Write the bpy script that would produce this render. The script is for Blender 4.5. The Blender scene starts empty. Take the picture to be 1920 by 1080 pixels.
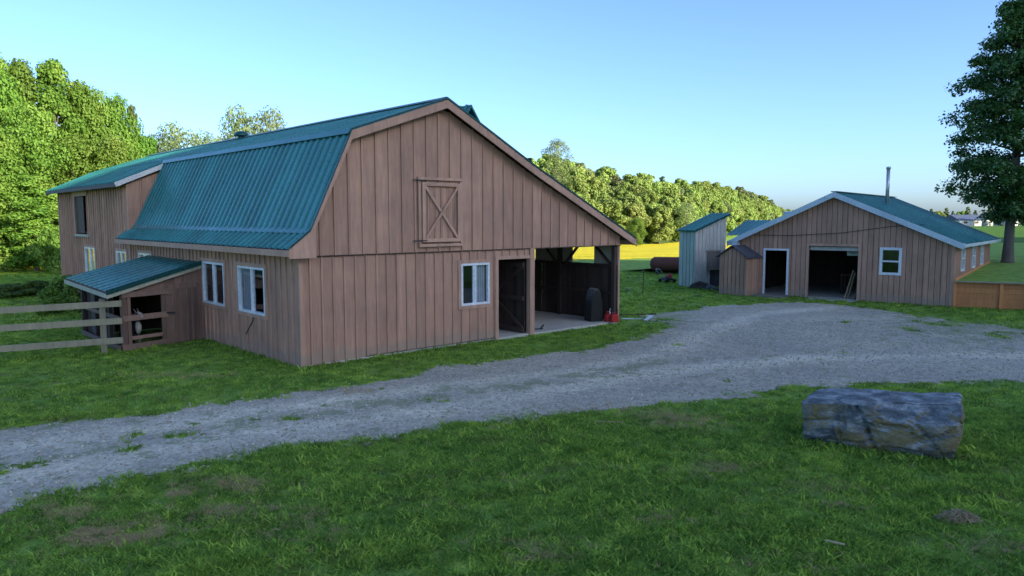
import bpy, bmesh, math, random
import numpy as np
from mathutils import Vector, Matrix, noise as mn
random.seed(7); RN = np.random.default_rng(11)
S = bpy.context.scene; COL = S.collection
F = 1400.; PT = math.atan(129/1400.); HC = 3.3
# ------------------------------------------------------------------ camera maths: a photo pixel and a height give a place
def ray(x, y):
    a = (x-960)/F; b = (540-y)/F
    return Vector((a, math.cos(PT)+b*math.sin(PT), -math.sin(PT)+b*math.cos(PT)))
def P(x, y, z=0.):
    r = ray(x, y); return Vector((0, 0, HC))+r*((z-HC)/r.z)
def PD(x, y, d):                                   # the point seen at this pixel, d metres out
    r = ray(x, y); return Vector((0, 0, HC))+r*(d/r.y)
# ------------------------------------------------------------------ numpy value noise
def vnoise(x, y, seed=0):
    xi = np.floor(x).astype(np.int64); yi = np.floor(y).astype(np.int64); fx = x-xi; fy = y-yi
    fx = fx*fx*(3-2*fx); fy = fy*fy*(3-2*fy)
    def h(a, b):
        n = (a*374761393+b*668265263+seed*1442695041) & 0xffffffff
        n = ((n ^ (n >> 13))*1274126177) & 0xffffffff
        return ((n ^ (n >> 16)) & 0xffff)/65535.
    return (h(xi, yi)*(1-fx)+h(xi+1, yi)*fx)*(1-fy)+(h(xi, yi+1)*(1-fx)+h(xi+1, yi+1)*fx)*fy
def fbm(x, y, seed=0, o=4):
    s = 0; a = .5
    for i in range(o): s = s+a*vnoise(x*2**i, y*2**i, seed+i); a *= .5
    return s/(1-.5**o)
# ------------------------------------------------------------------ materials
def mat(name, rough=.8, spec=.3, metal=0.):
    m = bpy.data.materials.new(name); m.use_nodes = True; nt = m.node_tree
    b = nt.nodes['Principled BSDF']; b.inputs['Roughness'].default_value = rough
    b.inputs['Specular IOR Level'].default_value = spec; b.inputs['Metallic'].default_value = metal
    return m, nt, b
def nd(nt, t, **k):
    n = nt.nodes.new(t)
    for a, v in k.items():
        if a.startswith('i_'): n.inputs[a[2:].replace('_', ' ')].default_value = v
        else: setattr(n, a, v)
    return n
def ramp(nt, fac, stops):
    r = nd(nt, 'ShaderNodeValToRGB'); e = r.color_ramp.elements
    e[0].position = stops[0][0]; e[0].color = (*stops[0][1], 1); e[1].position = stops[-1][0]; e[1].color = (*stops[-1][1], 1)
    for p, c in stops[1:-1]: q = e.new(p); q.color = (*c, 1)
    nt.links.new(fac, r.inputs[0]); return r.outputs[0]
def noise(nt, scale, detail=4, vec=None, rough=.55, dist=0.):
    n = nd(nt, 'ShaderNodeTexNoise'); n.inputs['Scale'].default_value = scale; n.inputs['Detail'].default_value = detail
    n.inputs['Roughness'].default_value = rough; n.inputs['Distortion'].default_value = dist
    if vec is not None: nt.links.new(vec, n.inputs['Vector'])
    return n.outputs[0]
def wpos(nt, scale=(1, 1, 1)):
    g = nd(nt, 'ShaderNodeNewGeometry'); m = nd(nt, 'ShaderNodeMapping'); m.inputs['Scale'].default_value = scale
    nt.links.new(g.outputs['Position'], m.inputs[0]); return m.outputs[0]
def opos(nt, scale=(1, 1, 1)):
    g = nd(nt, 'ShaderNodeTexCoord'); m = nd(nt, 'ShaderNodeMapping'); m.inputs['Scale'].default_value = scale
    nt.links.new(g.outputs['Object'], m.inputs[0]); return m.outputs[0]
def mix(nt, a, b, fac, mode='MIX'):
    m = nd(nt, 'ShaderNodeMix', data_type='RGBA', blend_type=mode)
    for s, i in ((fac, 0), (a, 6), (b, 7)):
        if isinstance(s, (int, float)): m.inputs[i].default_value = s
        elif isinstance(s, tuple): m.inputs[i].default_value = (*s, 1)
        else: nt.links.new(s, m.inputs[i])
    return m.outputs[2]
def math_(nt, op, a, b=0.):
    m = nd(nt, 'ShaderNodeMath', operation=op)
    for i, s in enumerate((a, b)):
        if isinstance(s, (int, float)): m.inputs[i].default_value = s
        else: nt.links.new(s, m.inputs[i])
    return m.outputs[0]
def bump(nt, b, h, dist=.01, strength=1.):
    n = nd(nt, 'ShaderNodeBump'); n.inputs['Distance'].default_value = dist; n.inputs['Strength'].default_value = strength
    nt.links.new(h, n.inputs['Height']); nt.links.new(n.outputs[0], b.inputs['Normal'])
def tone(nt):
    a = nd(nt, 'ShaderNodeAttribute'); a.attribute_name = 'tone'; return a.outputs['Fac']
def paintmat(name, c, rough=.7, spec=.3, var=.25, grain=True, wear=None, metal=0., dirt=None):
    m, nt, b = mat(name, rough, spec, metal)
    t = ramp(nt, tone(nt), [(0, tuple(k*.13 for k in c)), (.03, tuple(k*(1-var) for k in c)), (1, tuple(min(1, k*(1+var)) for k in c))])  # tone zero is the dark stop for shade strips painted beside battens
    v = opos(nt, (1, 1, .12)) if grain else opos(nt)
    n1 = noise(nt, 14, 5, v); n2 = noise(nt, 1.3, 4, opos(nt))
    col = mix(nt, t, ramp(nt, n1, [(.3, (.72,)*3), (.7, (1.18,)*3)]), .6, 'MULTIPLY')
    col = mix(nt, col, ramp(nt, n2, [(.3, (.8, .8, .82)), (.7, (1.12, 1.1, 1.06))]), .7, 'MULTIPLY')
    if wear:
        w = noise(nt, 5, 6, opos(nt, (1, 1, .25)), .65)
        col = mix(nt, col, wear, ramp(nt, w, [(.6, (0,)*3), (.72, (.8,)*3)]))
    if dirt:
        sp = nd(nt, 'ShaderNodeSeparateXYZ'); nt.links.new(opos(nt), sp.inputs[0])
        hgt = math_(nt, 'ADD', sp.outputs[2], math_(nt, 'MULTIPLY', noise(nt, 3, 5, opos(nt, (1, 1, .5)), .7), -.55))
        col = mix(nt, col, dirt, ramp(nt, hgt, [(0., (.5,)*3), (.10, (0,)*3)]))
        kn = noise(nt, 26, 2, opos(nt, (1, 1, .45))); col = mix(nt, col, (.12, .075, .055), ramp(nt, kn, [(.765, (0,)*3), (.8, (.7,)*3)]))
    nt.links.new(col, b.inputs['Base Color'])
    bump(nt, b, n1, .004, .5)
    return m
M = {}
M['siding'] = paintmat('brown stained siding', (.46, .27, .188), var=.13, wear=(.43, .27, .205), dirt=(.3, .24, .19))
M['trim'] = paintmat('brown stained trim', (.49, .295, .21), var=.1)
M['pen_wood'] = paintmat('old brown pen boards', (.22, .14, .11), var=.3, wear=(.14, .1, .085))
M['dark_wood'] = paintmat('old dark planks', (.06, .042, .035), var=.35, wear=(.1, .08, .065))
M['grey_wood'] = paintmat('weathered fence wood', (.27, .25, .175), var=.2, wear=(.2, .2, .11))
M['grey_board'] = paintmat('weathered grey board', (.22, .2, .18), var=.3, wear=(.12, .11, .1))
M['cedar'] = paintmat('orange stained planks', (.58, .24, .09), var=.16, wear=(.48, .2, .08))
M['ply'] = paintmat('pale panel', (.42, .42, .33), var=.05)
M['white'] = paintmat('white vinyl', (.72, .76, .8), rough=.35, spec=.5, var=.03, grain=False)
M['fascia'] = paintmat('pale metal fascia', (.5, .62, .68), rough=.35, spec=.5, var=.04, grain=False)
M['shed_metal'] = paintmat('grey green metal siding', (.40, .50, .46), rough=.45, spec=.5, var=.08)
M['shed_light'] = paintmat('pale grey metal siding', (.50, .50, .46), rough=.45, spec=.5, var=.08)
M['concrete'] = paintmat('pale concrete', (.46, .43, .37), var=.12, grain=False, wear=(.25, .23, .2))
M['black'] = paintmat('black plastic', (.008, .009, .01), rough=.45, spec=.5, var=.2, grain=False)
M['red'] = paintmat('red plastic', (.42, .018, .02), rough=.4, spec=.5, var=.15, grain=False)
M['rust'] = paintmat('rusty steel', (.13, .055, .045), rough=.85, var=.3, grain=False, wear=(.06, .04, .04))
M['steel'] = paintmat('dull galvanised steel', (.5, .52, .54), rough=.35, var=.06, metal=.6, grain=False)
M['iron'] = paintmat('dark iron', (.04, .04, .045), rough=.5, var=.1, grain=False)
M['shingle'] = paintmat('dark shingles', (.085, .085, .1), var=.25, grain=False)
M['straw'] = paintmat('straw', (.34, .27, .16), var=.3, grain=False)
M['clip'] = paintmat('dry clippings', (.44, .33, .18), var=.3, grain=False)
M['pipe'] = paintmat('white plastic scrap', (.62, .68, .7), rough=.5, var=.06, grain=False)
M['sign'] = paintmat('pale green sign board', (.35, .42, .33), var=.05, grain=False)
M['ink'] = paintmat('sign lettering', (.08, .12, .1), var=.0, grain=False)
M['curtain'] = paintmat('pale curtain', (.5, .53, .57), var=.06)
M['farm_roof'] = paintmat('blue grey barn roof', (.09, .12, .2), var=.08, grain=False)
M['farm_white'] = paintmat('white farm siding', (.62, .62, .6), var=.05, grain=False)
M['fleece'] = paintmat('white hair', (.36, .33, .29), var=.1, grain=False)
M['darkhair'] = paintmat('dark brown hair', (.07, .045, .035), var=.2, grain=False)
def roofmat(name, c):
    m, nt, b = mat(name, .3, .6, .35)
    n = noise(nt, .9, 4, opos(nt)); n2 = noise(nt, 9, 3, opos(nt, (1, 1, 1)))
    col = ramp(nt, n, [(.3, tuple(k*.82 for k in c)), (.7, tuple(k*1.15 for k in c))])
    col = mix(nt, col, ramp(nt, tone(nt), [(0, (.86,)*3), (1, (1.12,)*3)]), 1., 'MULTIPLY')
    nt.links.new(col, b.inputs['Base Color'])
    nt.links.new(ramp(nt, n2, [(.3, (.24,)*3), (.75, (.4,)*3)]), b.inputs['Roughness'])
    return m
M['roof'] = roofmat('green metal roofing', (.03, .19, .175))
M['roof_dark'] = roofmat('dark green metal trim', (.012, .085, .085))
def glassmat():
    m = bpy.data.materials.new('window glass'); m.use_nodes = True; nt = m.node_tree
    for n in list(nt.nodes):
        if n.type == 'BSDF_PRINCIPLED': nt.nodes.remove(n)
    out = [n for n in nt.nodes if n.type == 'OUTPUT_MATERIAL'][0]
    t = nd(nt, 'ShaderNodeBsdfTransparent'); t.inputs[0].default_value = (.75, .8, .82, 1)
    g = nd(nt, 'ShaderNodeBsdfGlossy'); g.inputs['Roughness'].default_value = .03; g.inputs[0].default_value = (.9, .95, 1, 1)
    lw = nd(nt, 'ShaderNodeLayerWeight'); lw.inputs[0].default_value = .5
    fr = nd(nt, 'ShaderNodeMath', operation='MULTIPLY_ADD'); pw = math_(nt, 'POWER', lw.outputs['Facing'], 2.6); nt.links.new(pw, fr.inputs[0]); fr.inputs[1].default_value = .75; fr.inputs[2].default_value = .1
    mx = nd(nt, 'ShaderNodeMixShader'); nt.links.new(fr.outputs[0], mx.inputs[0]); nt.links.new(t.outputs[0], mx.inputs[1])
    nt.links.new(g.outputs[0], mx.inputs[2]); nt.links.new(mx.outputs[0], out.inputs[0]); return m
M['glass'] = glassmat()
def leafmat(name, dark, mid, light, trans=.3, scale=.5, clump=.8):
    m = bpy.data.materials.new(name); m.use_nodes = True; nt = m.node_tree
    out = [n for n in nt.nodes if n.type == 'OUTPUT_MATERIAL'][0]; b = nt.nodes['Principled BSDF']
    b.inputs['Roughness'].default_value = .6; b.inputs['Specular IOR Level'].default_value = .25
    oi = nd(nt, 'ShaderNodeObjectInfo')
    n = noise(nt, scale, 3, wpos(nt)); n2 = noise(nt, 6*scale, 2, wpos(nt))
    f = math_(nt, 'ADD', math_(nt, 'MULTIPLY', n, clump), math_(nt, 'MULTIPLY', n2, 1-clump))
    c = ramp(nt, f, [(.33, dark), (.5, mid), (.68, light)])
    hv = nd(nt, 'ShaderNodeHueSaturation')
    nt.links.new(math_(nt, 'ADD', math_(nt, 'MULTIPLY', oi.outputs['Random'], .022), .49), hv.inputs['Hue'])
    nt.links.new(math_(nt, 'ADD', math_(nt, 'MULTIPLY', oi.outputs['Random'], .5), .75), hv.inputs['Value'])
    nt.links.new(c, hv.inputs['Color']); nt.links.new(hv.outputs[0], b.inputs['Base Color'])
    tr = nd(nt, 'ShaderNodeBsdfTranslucent'); nt.links.new(hv.outputs[0], tr.inputs[0])
    mx = nd(nt, 'ShaderNodeMixShader'); mx.inputs[0].default_value = trans
    nt.links.new(b.outputs[0], mx.inputs[1]); nt.links.new(tr.outputs[0], mx.inputs[2]); nt.links.new(mx.outputs[0], out.inputs[0])
    return m
M['leaf_bright'] = leafmat('bright maple leaves', (.07, .16, .02), (.15, .28, .04), (.25, .37, .07), .35)
M['leaf_hill'] = leafmat('hill tree leaves', (.16, .235, .05), (.235, .325, .075), (.33, .40, .11), .3, .12)  # extra blue mixed into the leaf colour to stand for distance haze
M['leaf_olive'] = leafmat('olive grey leaves', (.12, .165, .06), (.17, .22, .085), (.24, .29, .12), .3, .3)
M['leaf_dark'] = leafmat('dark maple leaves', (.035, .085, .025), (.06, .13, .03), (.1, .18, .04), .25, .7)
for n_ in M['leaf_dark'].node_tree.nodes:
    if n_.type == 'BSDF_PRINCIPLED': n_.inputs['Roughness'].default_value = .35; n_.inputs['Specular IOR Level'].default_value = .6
M['leaf_spruce'] = leafmat('dark needles', (.05, .1, .035), (.09, .14, .045), (.14, .18, .06), .15, .5)
M['leaf_shrub'] = leafmat('shrub leaves', (.07, .13, .022), (.11, .2, .03), (.16, .25, .045), .3, 2.)
M['bark'] = paintmat('grey bark', (.14, .12, .105), rough=.95, var=.2)
def grassmat(name, blades):
    m, nt, b = mat(name, .85, .15)
    w = wpos(nt, (1, 1, 0))
    big = noise(nt, .55, 4, w, .6); med = noise(nt, 2.7, 4, w, .6); fine = noise(nt, 34, 3, wpos(nt), .7)
    c = ramp(nt, med, [(.28, (.15, .27, .05)), (.45, (.205, .36, .062)), (.6, (.26, .42, .075)), (.75, (.34, .47, .09))])
    c = mix(nt, c, ramp(nt, big, [(.3, (.78, .85, .88)), (.5, (1,)*3), (.7, (1.18, 1.1, .9))]), .8, 'MULTIPLY')
    dry = noise(nt, .9, 6, wpos(nt, (1, 1.6, 0)), .72)
    c = mix(nt, c, (.17, .14, .075), ramp(nt, dry, [(.56, (0,)*3), (.68, (.45 if blades else .75,)*3)]))
    c = mix(nt, c, ramp(nt, fine, [(.3, (.5,)*3), (.7, (1.5,)*3)]), .75 if not blades else .45, 'MULTIPLY')
    if blades:
        oi = nd(nt, 'ShaderNodeObjectInfo')
        c = mix(nt, c, ramp(nt, oi.outputs['Random'], [(0, (.4, .48, .45)), (.5, (.95,)*3), (1, (1.9, 1.6, 1.4))]), .9, 'MULTIPLY')
        out = [n for n in nt.nodes if n.type == 'OUTPUT_MATERIAL'][0]
        tr = nd(nt, 'ShaderNodeBsdfTranslucent'); nt.links.new(c, tr.inputs[0]); mx = nd(nt, 'ShaderNodeMixShader'); mx.inputs[0].default_value = .4
        nt.links.new(b.outputs[0], mx.inputs[1]); nt.links.new(tr.outputs[0], mx.inputs[2]); nt.links.new(mx.outputs[0], out.inputs[0])
    nt.links.new(c, b.inputs['Base Color'])
    if not blades: bump(nt, b, fine, .06, 1.)
    return m
M['ground'] = grassmat('lawn', False); M['blade'] = grassmat('grass blades', True)
def fieldmat(name, a, b_, c_, sc=.12):
    m, nt, b = mat(name, .9, .1); w = wpos(nt, (1, 2.2, 0))
    n = noise(nt, sc, 5, w, .6); n2 = noise(nt, 1.5, 4, w, .7)
    c = ramp(nt, n, [(.3, a), (.5, b_), (.7, c_)]); c = mix(nt, c, ramp(nt, n2, [(.3, (.7,)*3), (.7, (1.25,)*3)]), .8, 'MULTIPLY')
    nt.links.new(c, b.inputs['Base Color']); bump(nt, b, n2, .25, .7); return m
M['hay'] = fieldmat('hay field', (.46, .43, .03), (.68, .57, .03), (.8, .65, .05))
M['pasture'] = fieldmat('far pasture', (.05, .13, .02), (.075, .17, .025), (.11, .2, .03))
M['forest'] = fieldmat('forest floor', (.03, .05, .015), (.05, .08, .02), (.06, .1, .03), .3)
def gravelmat():
    m, nt, b = mat('gravel', .9, .2); w = wpos(nt)
    vo = nd(nt, 'ShaderNodeTexVoronoi'); vo.inputs['Scale'].default_value = 26; nt.links.new(w, vo.inputs['Vector'])
    vo2 = nd(nt, 'ShaderNodeTexVoronoi'); vo2.inputs['Scale'].default_value = 9; nt.links.new(w, vo2.inputs['Vector'])
    hs = nd(nt, 'ShaderNodeRGBToBW'); nt.links.new(vo.outputs['Color'], hs.inputs[0])
    c = ramp(nt, hs.outputs[0], [(.15, (.33, .30, .235)), (.5, (.405, .37, .29)), (.8, (.485, .445, .35))])
    hs2 = nd(nt, 'ShaderNodeRGBToBW'); nt.links.new(vo2.outputs['Color'], hs2.inputs[0])
    c = mix(nt, c, ramp(nt, hs2.outputs[0], [(.2, (.85,)*3), (.8, (1.15,)*3)]), .8, 'MULTIPLY')
    big = noise(nt, .5, 5, wpos(nt, (1, 1.5, 0)), .6)
    c = mix(nt, c, ramp(nt, big, [(.3, (.78, .8, .84)), (.7, (1.15, 1.12, 1.08))]), .9, 'MULTIPLY')
    tr = tone(nt); c = mix(nt, c, mix(nt, c, (1.45, 1.45, 1.42), 1., 'MULTIPLY'), tr)
    weed = noise(nt, 1.7, 6, w, .75)
    a = nd(nt, 'ShaderNodeAttribute'); a.attribute_name = 'weed'
    f = math_(nt, 'GREATER_THAN', math_(nt, 'ADD', weed, math_(nt, 'MULTIPLY', a.outputs['Fac'], .17)), .60)
    c = mix(nt, c, (.16, .22, .09), math_(nt, 'MULTIPLY', f, .55))
    nt.links.new(c, b.inputs['Base Color'])
    inv = math_(nt, 'SUBTRACT', 1., vo.outputs['Distance'])
    bump(nt, b, inv, .012, .5); return m
M['gravel'] = gravelmat()
def stonemat():
    m, nt, b = mat('boulder stone', .75, .4); o = opos(nt, (1, 1, 2.2))
    n = noise(nt, 3.2, 8, o, .65, .4); n2 = noise(nt, 1.6, 5, opos(nt), .6); n3 = noise(nt, 22, 5, opos(nt), .7)
    c = ramp(nt, n, [(.25, (.045, .055, .06)), (.45, (.09, .11, .12)), (.6, (.25, .28, .29)), (.78, (.46, .49, .49))])
    g = nd(nt, 'ShaderNodeNewGeometry'); sp = nd(nt, 'ShaderNodeSeparateXYZ'); nt.links.new(g.outputs['Normal'], sp.inputs[0])
    side = math_(nt, 'LESS_THAN', sp.outputs[2], .45)
    moss = ramp(nt, n2, [(.45, (0,)*3), (.56, (.85,)*3)])
    c = mix(nt, c, (.19, .15, .06), math_(nt, 'MULTIPLY', side, moss))
    c = mix(nt, c, ramp(nt, n3, [(.3, (.65,)*3), (.7, (1.35,)*3)]), .8, 'MULTIPLY')
    nt.links.new(c, b.inputs['Base Color'])
    bump(nt, b, math_(nt, 'ADD', n, math_(nt, 'MULTIPLY', n3, .4)), .035, .9); return m
M['stone'] = stonemat()
M['pebble'] = paintmat('loose stones', (.39, .365, .295), var=.3, grain=False)
M['tanrock'] = paintmat('tan rock', (.33, .26, .22), var=.2, grain=False)
# ------------------------------------------------------------------ mesh builder
class MB:
    def __init__(s): s.v = []; s.f = []; s.t = []
    def hexa(s, p, t=None):                        # 4 bottom, 4 top points
        b = len(s.v); s.v += [tuple(q) for q in p]; t = random.uniform(.05, 1) if t is None else t
        for q in ((0, 3, 2, 1), (4, 5, 6, 7), (0, 1, 5, 4), (1, 2, 6, 5), (2, 3, 7, 6), (3, 0, 4, 7)):
            s.f.append(tuple(b+i for i in q)); s.t.append(t)
    def box(s, x0, x1, y0, y1, z0, z1, t=None):
        s.hexa([(x0, y0, z0), (x1, y0, z0), (x1, y1, z0), (x0, y1, z0), (x0, y0, z1), (x1, y0, z1), (x1, y1, z1), (x0, y1, z1)], t)
    def poly(s, pts, t=.5): b = len(s.v); s.v += [tuple(q) for q in pts]; s.f.append(tuple(range(b, b+len(pts)))); s.t.append(t)
    def bar(s, a, b, w, h, up=(0, 0, 1), t=None):   # rectangular bar from a to b
        a = Vector(a); b = Vector(b); d = (b-a).normalized(); r = d.cross(Vector(up))
        r = r.normalized()*w/2 if r.length > 1e-4 else Vector((w/2, 0, 0)); u = r.cross(d).normalized()*h/2
        s.hexa([a-r-u, a+r-u, b+r-u, b-r-u, a-r+u, a+r+u, b+r+u, b-r+u], t)
    def tube(s, pts, rad, n=8, cap=True, t=.5):
        pts = [Vector(p) for p in pts]; base = len(s.v); ref = Vector((.3, .9, .2))
        for i, p in enumerate(pts):
            d = (pts[min(i+1, len(pts)-1)]-pts[max(i-1, 0)]).normalized(); r = d.cross(ref)
            if r.length < .1: r = d.cross(Vector((1, 0, 0)))
            r.normalize(); q = d.cross(r); R = rad[i] if hasattr(rad, '__len__') else rad
            for k in range(n):
                a = 2*math.pi*k/n; s.v.append(tuple(p+(r*math.cos(a)+q*math.sin(a))*R))
        for i in range(len(pts)-1):
            for k in range(n):
                a = base+i*n+k; b = base+i*n+(k+1) % n; s.f.append((a, b, b+n, a+n)); s.t.append(t)
        if cap:
            s.f.append(tuple(base+k for k in range(n))[::-1]); s.f.append(tuple(base+(len(pts)-1)*n+k for k in range(n))); s.t += [t, t]
    def build(s, name, m, parent=None, smooth=False, bevel=0., at=None, rz=0.):
        me = bpy.data.meshes.new(name); me.from_pydata(s.v, [], s.f)
        bm = bmesh.new(); bm.from_mesh(me); bmesh.ops.recalc_face_normals(bm, faces=bm.faces)
        bm.to_mesh(me); bm.free()
        a = me.attributes.new('tone', 'FLOAT', 'FACE'); a.data.foreach_set('value', [float(x) for x in s.t])
        me.materials.append(M[m] if isinstance(m, str) else m)
        if smooth: me.polygons.foreach_set('use_smooth', [True]*len(me.polygons))
        o = bpy.data.objects.new(name, me); COL.objects.link(o); o.parent = parent
        if at is not None: o.location = at; o.rotation_euler.z = rz
        if bevel:
            bv = o.modifiers.new('b', 'BEVEL'); bv.width = bevel; bv.segments = 1; bv.limit_method = 'ANGLE'
        return o
def tag(o, label, cat, group=None, kind=None):
    if label: o['label'] = label
    if cat: o['category'] = cat
    if group: o['group'] = group
    if kind: o['kind'] = kind
    return o
def thing(name, label, cat, loc=(0, 0, 0), rz=0., group=None):
    o = bpy.data.objects.new(name, None); COL.objects.link(o); o.location = loc; o.rotation_euler.z = rz
    o.empty_display_size = .3; return tag(o, label, cat, group)
def copy_tree(o, parent=None):
    c = o.copy(); COL.objects.link(c); c.parent = parent
    for ch in o.children: copy_tree(ch, c)
    return c
# board-and-batten wall in a local frame: P0 corner, D along, N outward
def boards(mb, P0, D, N, L, zb, zt, holes=(), pitch=.3, th=.025, bw=.048, bt=.034, batten=True, off=0., gap=0., jit=.004, gl=.02):
    P0 = Vector(P0); D = Vector(D); N = Vector(N)
    fb = zb if callable(zb) else (lambda s: zb); ft = zt if callable(zt) else (lambda s: zt)
    def slab(s0, s1, z00, z01, z10, z11, n0, n1, t):
        pts = []
        for top in (0, 1):
            for s_, n_ in ((s0, n0), (s1, n0), (s1, n1), (s0, n1)):
                z = (z10 if s_ == s0 else z11) if top else (z00 if s_ == s0 else z01)
                pts.append(P0+D*s_+N*n_+Vector((0, 0, z)))
        mb.hexa(pts, t)
    def strips(s0, s1, n0, n1, t):
        cuts = sorted({s0, s1} | {h[i] for h in holes for i in (0, 1) if s0 < h[i] < s1})
        for a, b in zip(cuts, cuts[1:]):
            if b-a < .004: continue
            m_ = (a+b)/2; iv = [(None, None)]; hs = sorted([(h[2], h[3]) for h in holes if h[0] < m_ < h[1]])
            lo = None; segs = []
            for z0, z1 in hs: segs.append((lo, z0)); lo = z1
            segs.append((lo, None))
            for z0, z1 in segs:
                za0, za1 = (fb(a), fb(b)) if z0 is None else (z0, z0)
                zc0, zc1 = (ft(a), ft(b)) if z1 is None else (z1, z1)
                if zc0-za0 > .01 or zc1-za1 > .01: slab(a, b, za0, za1, max(zc0, za0), max(zc1, za1), n0, n1, t)
    s = 0.
    while s < L-1e-6:
        e = min(s+pitch, L); j = random.uniform(-jit, jit)
        strips(s+gap/2, e-gap/2, off-th+j, off+j, random.uniform(.05, 1))
        if batten and s > .05: strips(s-bw/2, s+bw/2, off+j-.002, off+bt+j, random.uniform(.05, 1)); strips(s+bw/2, s+bw/2+gl, off+j-.002, off+.004+j, 0.)  # thin dark strip by each batten paints in its contact shadow and dirt
        s = e
def ribbed(mb, A, D, U, W, pitch=.30, h=.038, w=.10, t=None):  # metal sheet: A corner, D along, U slope vector to the top
    A = Vector(A); D = Vector(D).normalized(); U = Vector(U); N = D.cross(U).normalized()
    if N.z < 0: N = -N
    pr = [(0., 0.)]; s = pitch/2
    while s+w < W:
        pr += [(s, 0.), (s+w*.28, h), (s+w*.72, h), (s+w, 0.)]; s += pitch
    pr.append((W, 0.))
    pn = [random.random() for _ in range(60)]
    for (s0, h0), (s1, h1) in zip(pr, pr[1:]):
        mb.poly([A+D*s0+N*h0, A+D*s1+N*h1, A+D*s1+N*h1+U, A+D*s0+N*h0+U], pn[int(s0/.9)])
def deck(mb, A, D, U, W, th=.04, gap=.006):
    A = Vector(A); D = Vector(D).normalized()*W; U = Vector(U); N = D.cross(U).normalized()
    if N.z < 0: N = -N
    a = A-N*gap; b = A-N*(gap+th)
    mb.hexa([b, b+D, b+D+U, b+U, a, a+D, a+D+U, a+U], .5)
def window(parent, P0, D, N, s0, s1, z0, z1, style='slide', label=None, curtain=None, trim=None, fr=.055, back=None):
    P0 = Vector(P0); D = Vector(D); N = Vector(N); Z = Vector((0, 0, 1)); mb = MB()
    def bx(m_, a0, a1, b0, b1, n0, n1):
        m_.hexa([P0+D*a+N*n+Z*z for z in (b0, b1) for a, n in ((a0, n0), (a1, n0), (a1, n1), (a0, n1))], .5)
    bx(mb, s0, s1, z0, z0+fr, -.05, .04); bx(mb, s0, s1, z1-fr, z1, -.05, .04)
    bx(mb, s0, s0+fr, z0+fr, z1-fr, -.05, .04); bx(mb, s1-fr, s1, z0+fr, z1-fr, -.05, .04)
    m = (s0+s1)/2; zm = (z0+z1)/2
    if style == 'slide':
        bx(mb, m-.035, m+.035, z0+fr, z1-fr, -.04, .025)
        for a, b in ((s0+fr, s0+fr+.03), (m-.035-.03, m-.035)): bx(mb, a, b, z0+fr, z1-fr, -.045, .008)
    else:
        bx(mb, s0+fr, s1-fr, zm-.03, zm+.03, -.04, .025)
    w = mb.build('window', 'white', parent)
    if label: w['label'] = label
    g = MB(); gg = -.02
    g.poly([P0+D*a+N*gg+Z*z for a, z in ((s0+fr*.9, z0+fr*.9), (s1-fr*.9, z0+fr*.9), (s1-fr*.9, z1-fr*.9), (s0+fr*.9, z1-fr*.9))], .5)
    g.build('pane', 'glass', w)
    if curtain:
        c = MB(); a0, a1 = curtain
        k = 10
        for i in range(k):
            x0 = a0+(a1-a0)*i/k; x1 = a0+(a1-a0)*(i+1)/k; dn = .012*(i % 2)
            c.hexa([P0+D*a+N*n+Z*z for z in (z0+.06, z1-.06) for a, n in ((x0, -.075-dn), (x1, -.075-dn), (x1, -.065-dn), (x0, -.065-dn))])
        c.build('curtain', 'curtain', w)
    if trim:
        t = MB(); k = .09
        bx(t, s0-k, s1+k, z1+.003, z1+k, -.002, .034); bx(t, s0-k, s1+k, z0-k, z0-.003, -.002, .034)
        bx(t, s0-k, s0-.003, z0-.003, z1+.003, -.002, .034); bx(t, s1+.003, s1+k, z0-.003, z1+.003, -.002, .034)
        t.build('window_trim', 'trim', parent)
    return w
# ------------------------------------------------------------------ the barn (local x along the gable front, y back along the eave side)
O = P(563, 693); RZ = math.radians(42.7)
G = Vector((math.cos(RZ), math.sin(RZ), 0)); E = Vector((-math.sin(RZ), math.cos(RZ), 0))
def bw(u, v, z=0.): return O+G*u+E*v+Vector((0, 0, z))
barn = thing('barn', 'large brown board and batten barn with a green metal roof and an open bay', 'barn', O, RZ)
VL = 22.0
roofline = [(-.32, 2.66), (.17, 3.03), (1.24, 5.27), (3.93, 6.22), (6.95, 4.72), (11.45, 2.66)]
def rz_(u):
    for (a, za), (b, zb) in zip(roofline, roofline[1:]):
        if a <= u <= b: return za+(zb-za)*(u-a)/(b-a)
    return 2.5
X, Y = (1, 0, 0), (0, 1, 0); nX, nY = (-1, 0, 0), (0, -1, 0)
# lower front wall
mb = MB()
wf = (4.53, 5.5, 1.05, 2.15)
boards(mb, (0, 0, 0), X, nY, 7.16, lambda s: .02 if s < 1.5 else .10, 2.5, [wf, (5.82, 6.99, -1, 2.21)], pitch=.285)
mb.box(0, .11, -.052, -.003, .01, 2.5)                       # corner board
mb.build('front_wall', 'siding', barn)
mb = MB(); uo = .30
def gt(s):
    u = s+.17; return min(rz_(max(.17, min(u, 11.4)))-.14, 9)
boards(mb, (.17, 0, 0), X, nY, 10.79, 2.49, lambda s: max(2.5, gt(s)), [], pitch=.365, off=.03)
mb.build('gable_wall', 'siding', barn)
mb = MB(); mb.box(-.02, 11.0, -.045, -.034, 2.47, 2.495, .1); mb.build('seam_shade', 'dark_wood', barn)  # dark strip drawn as the shadow line under the overlapping gable boards
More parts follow.
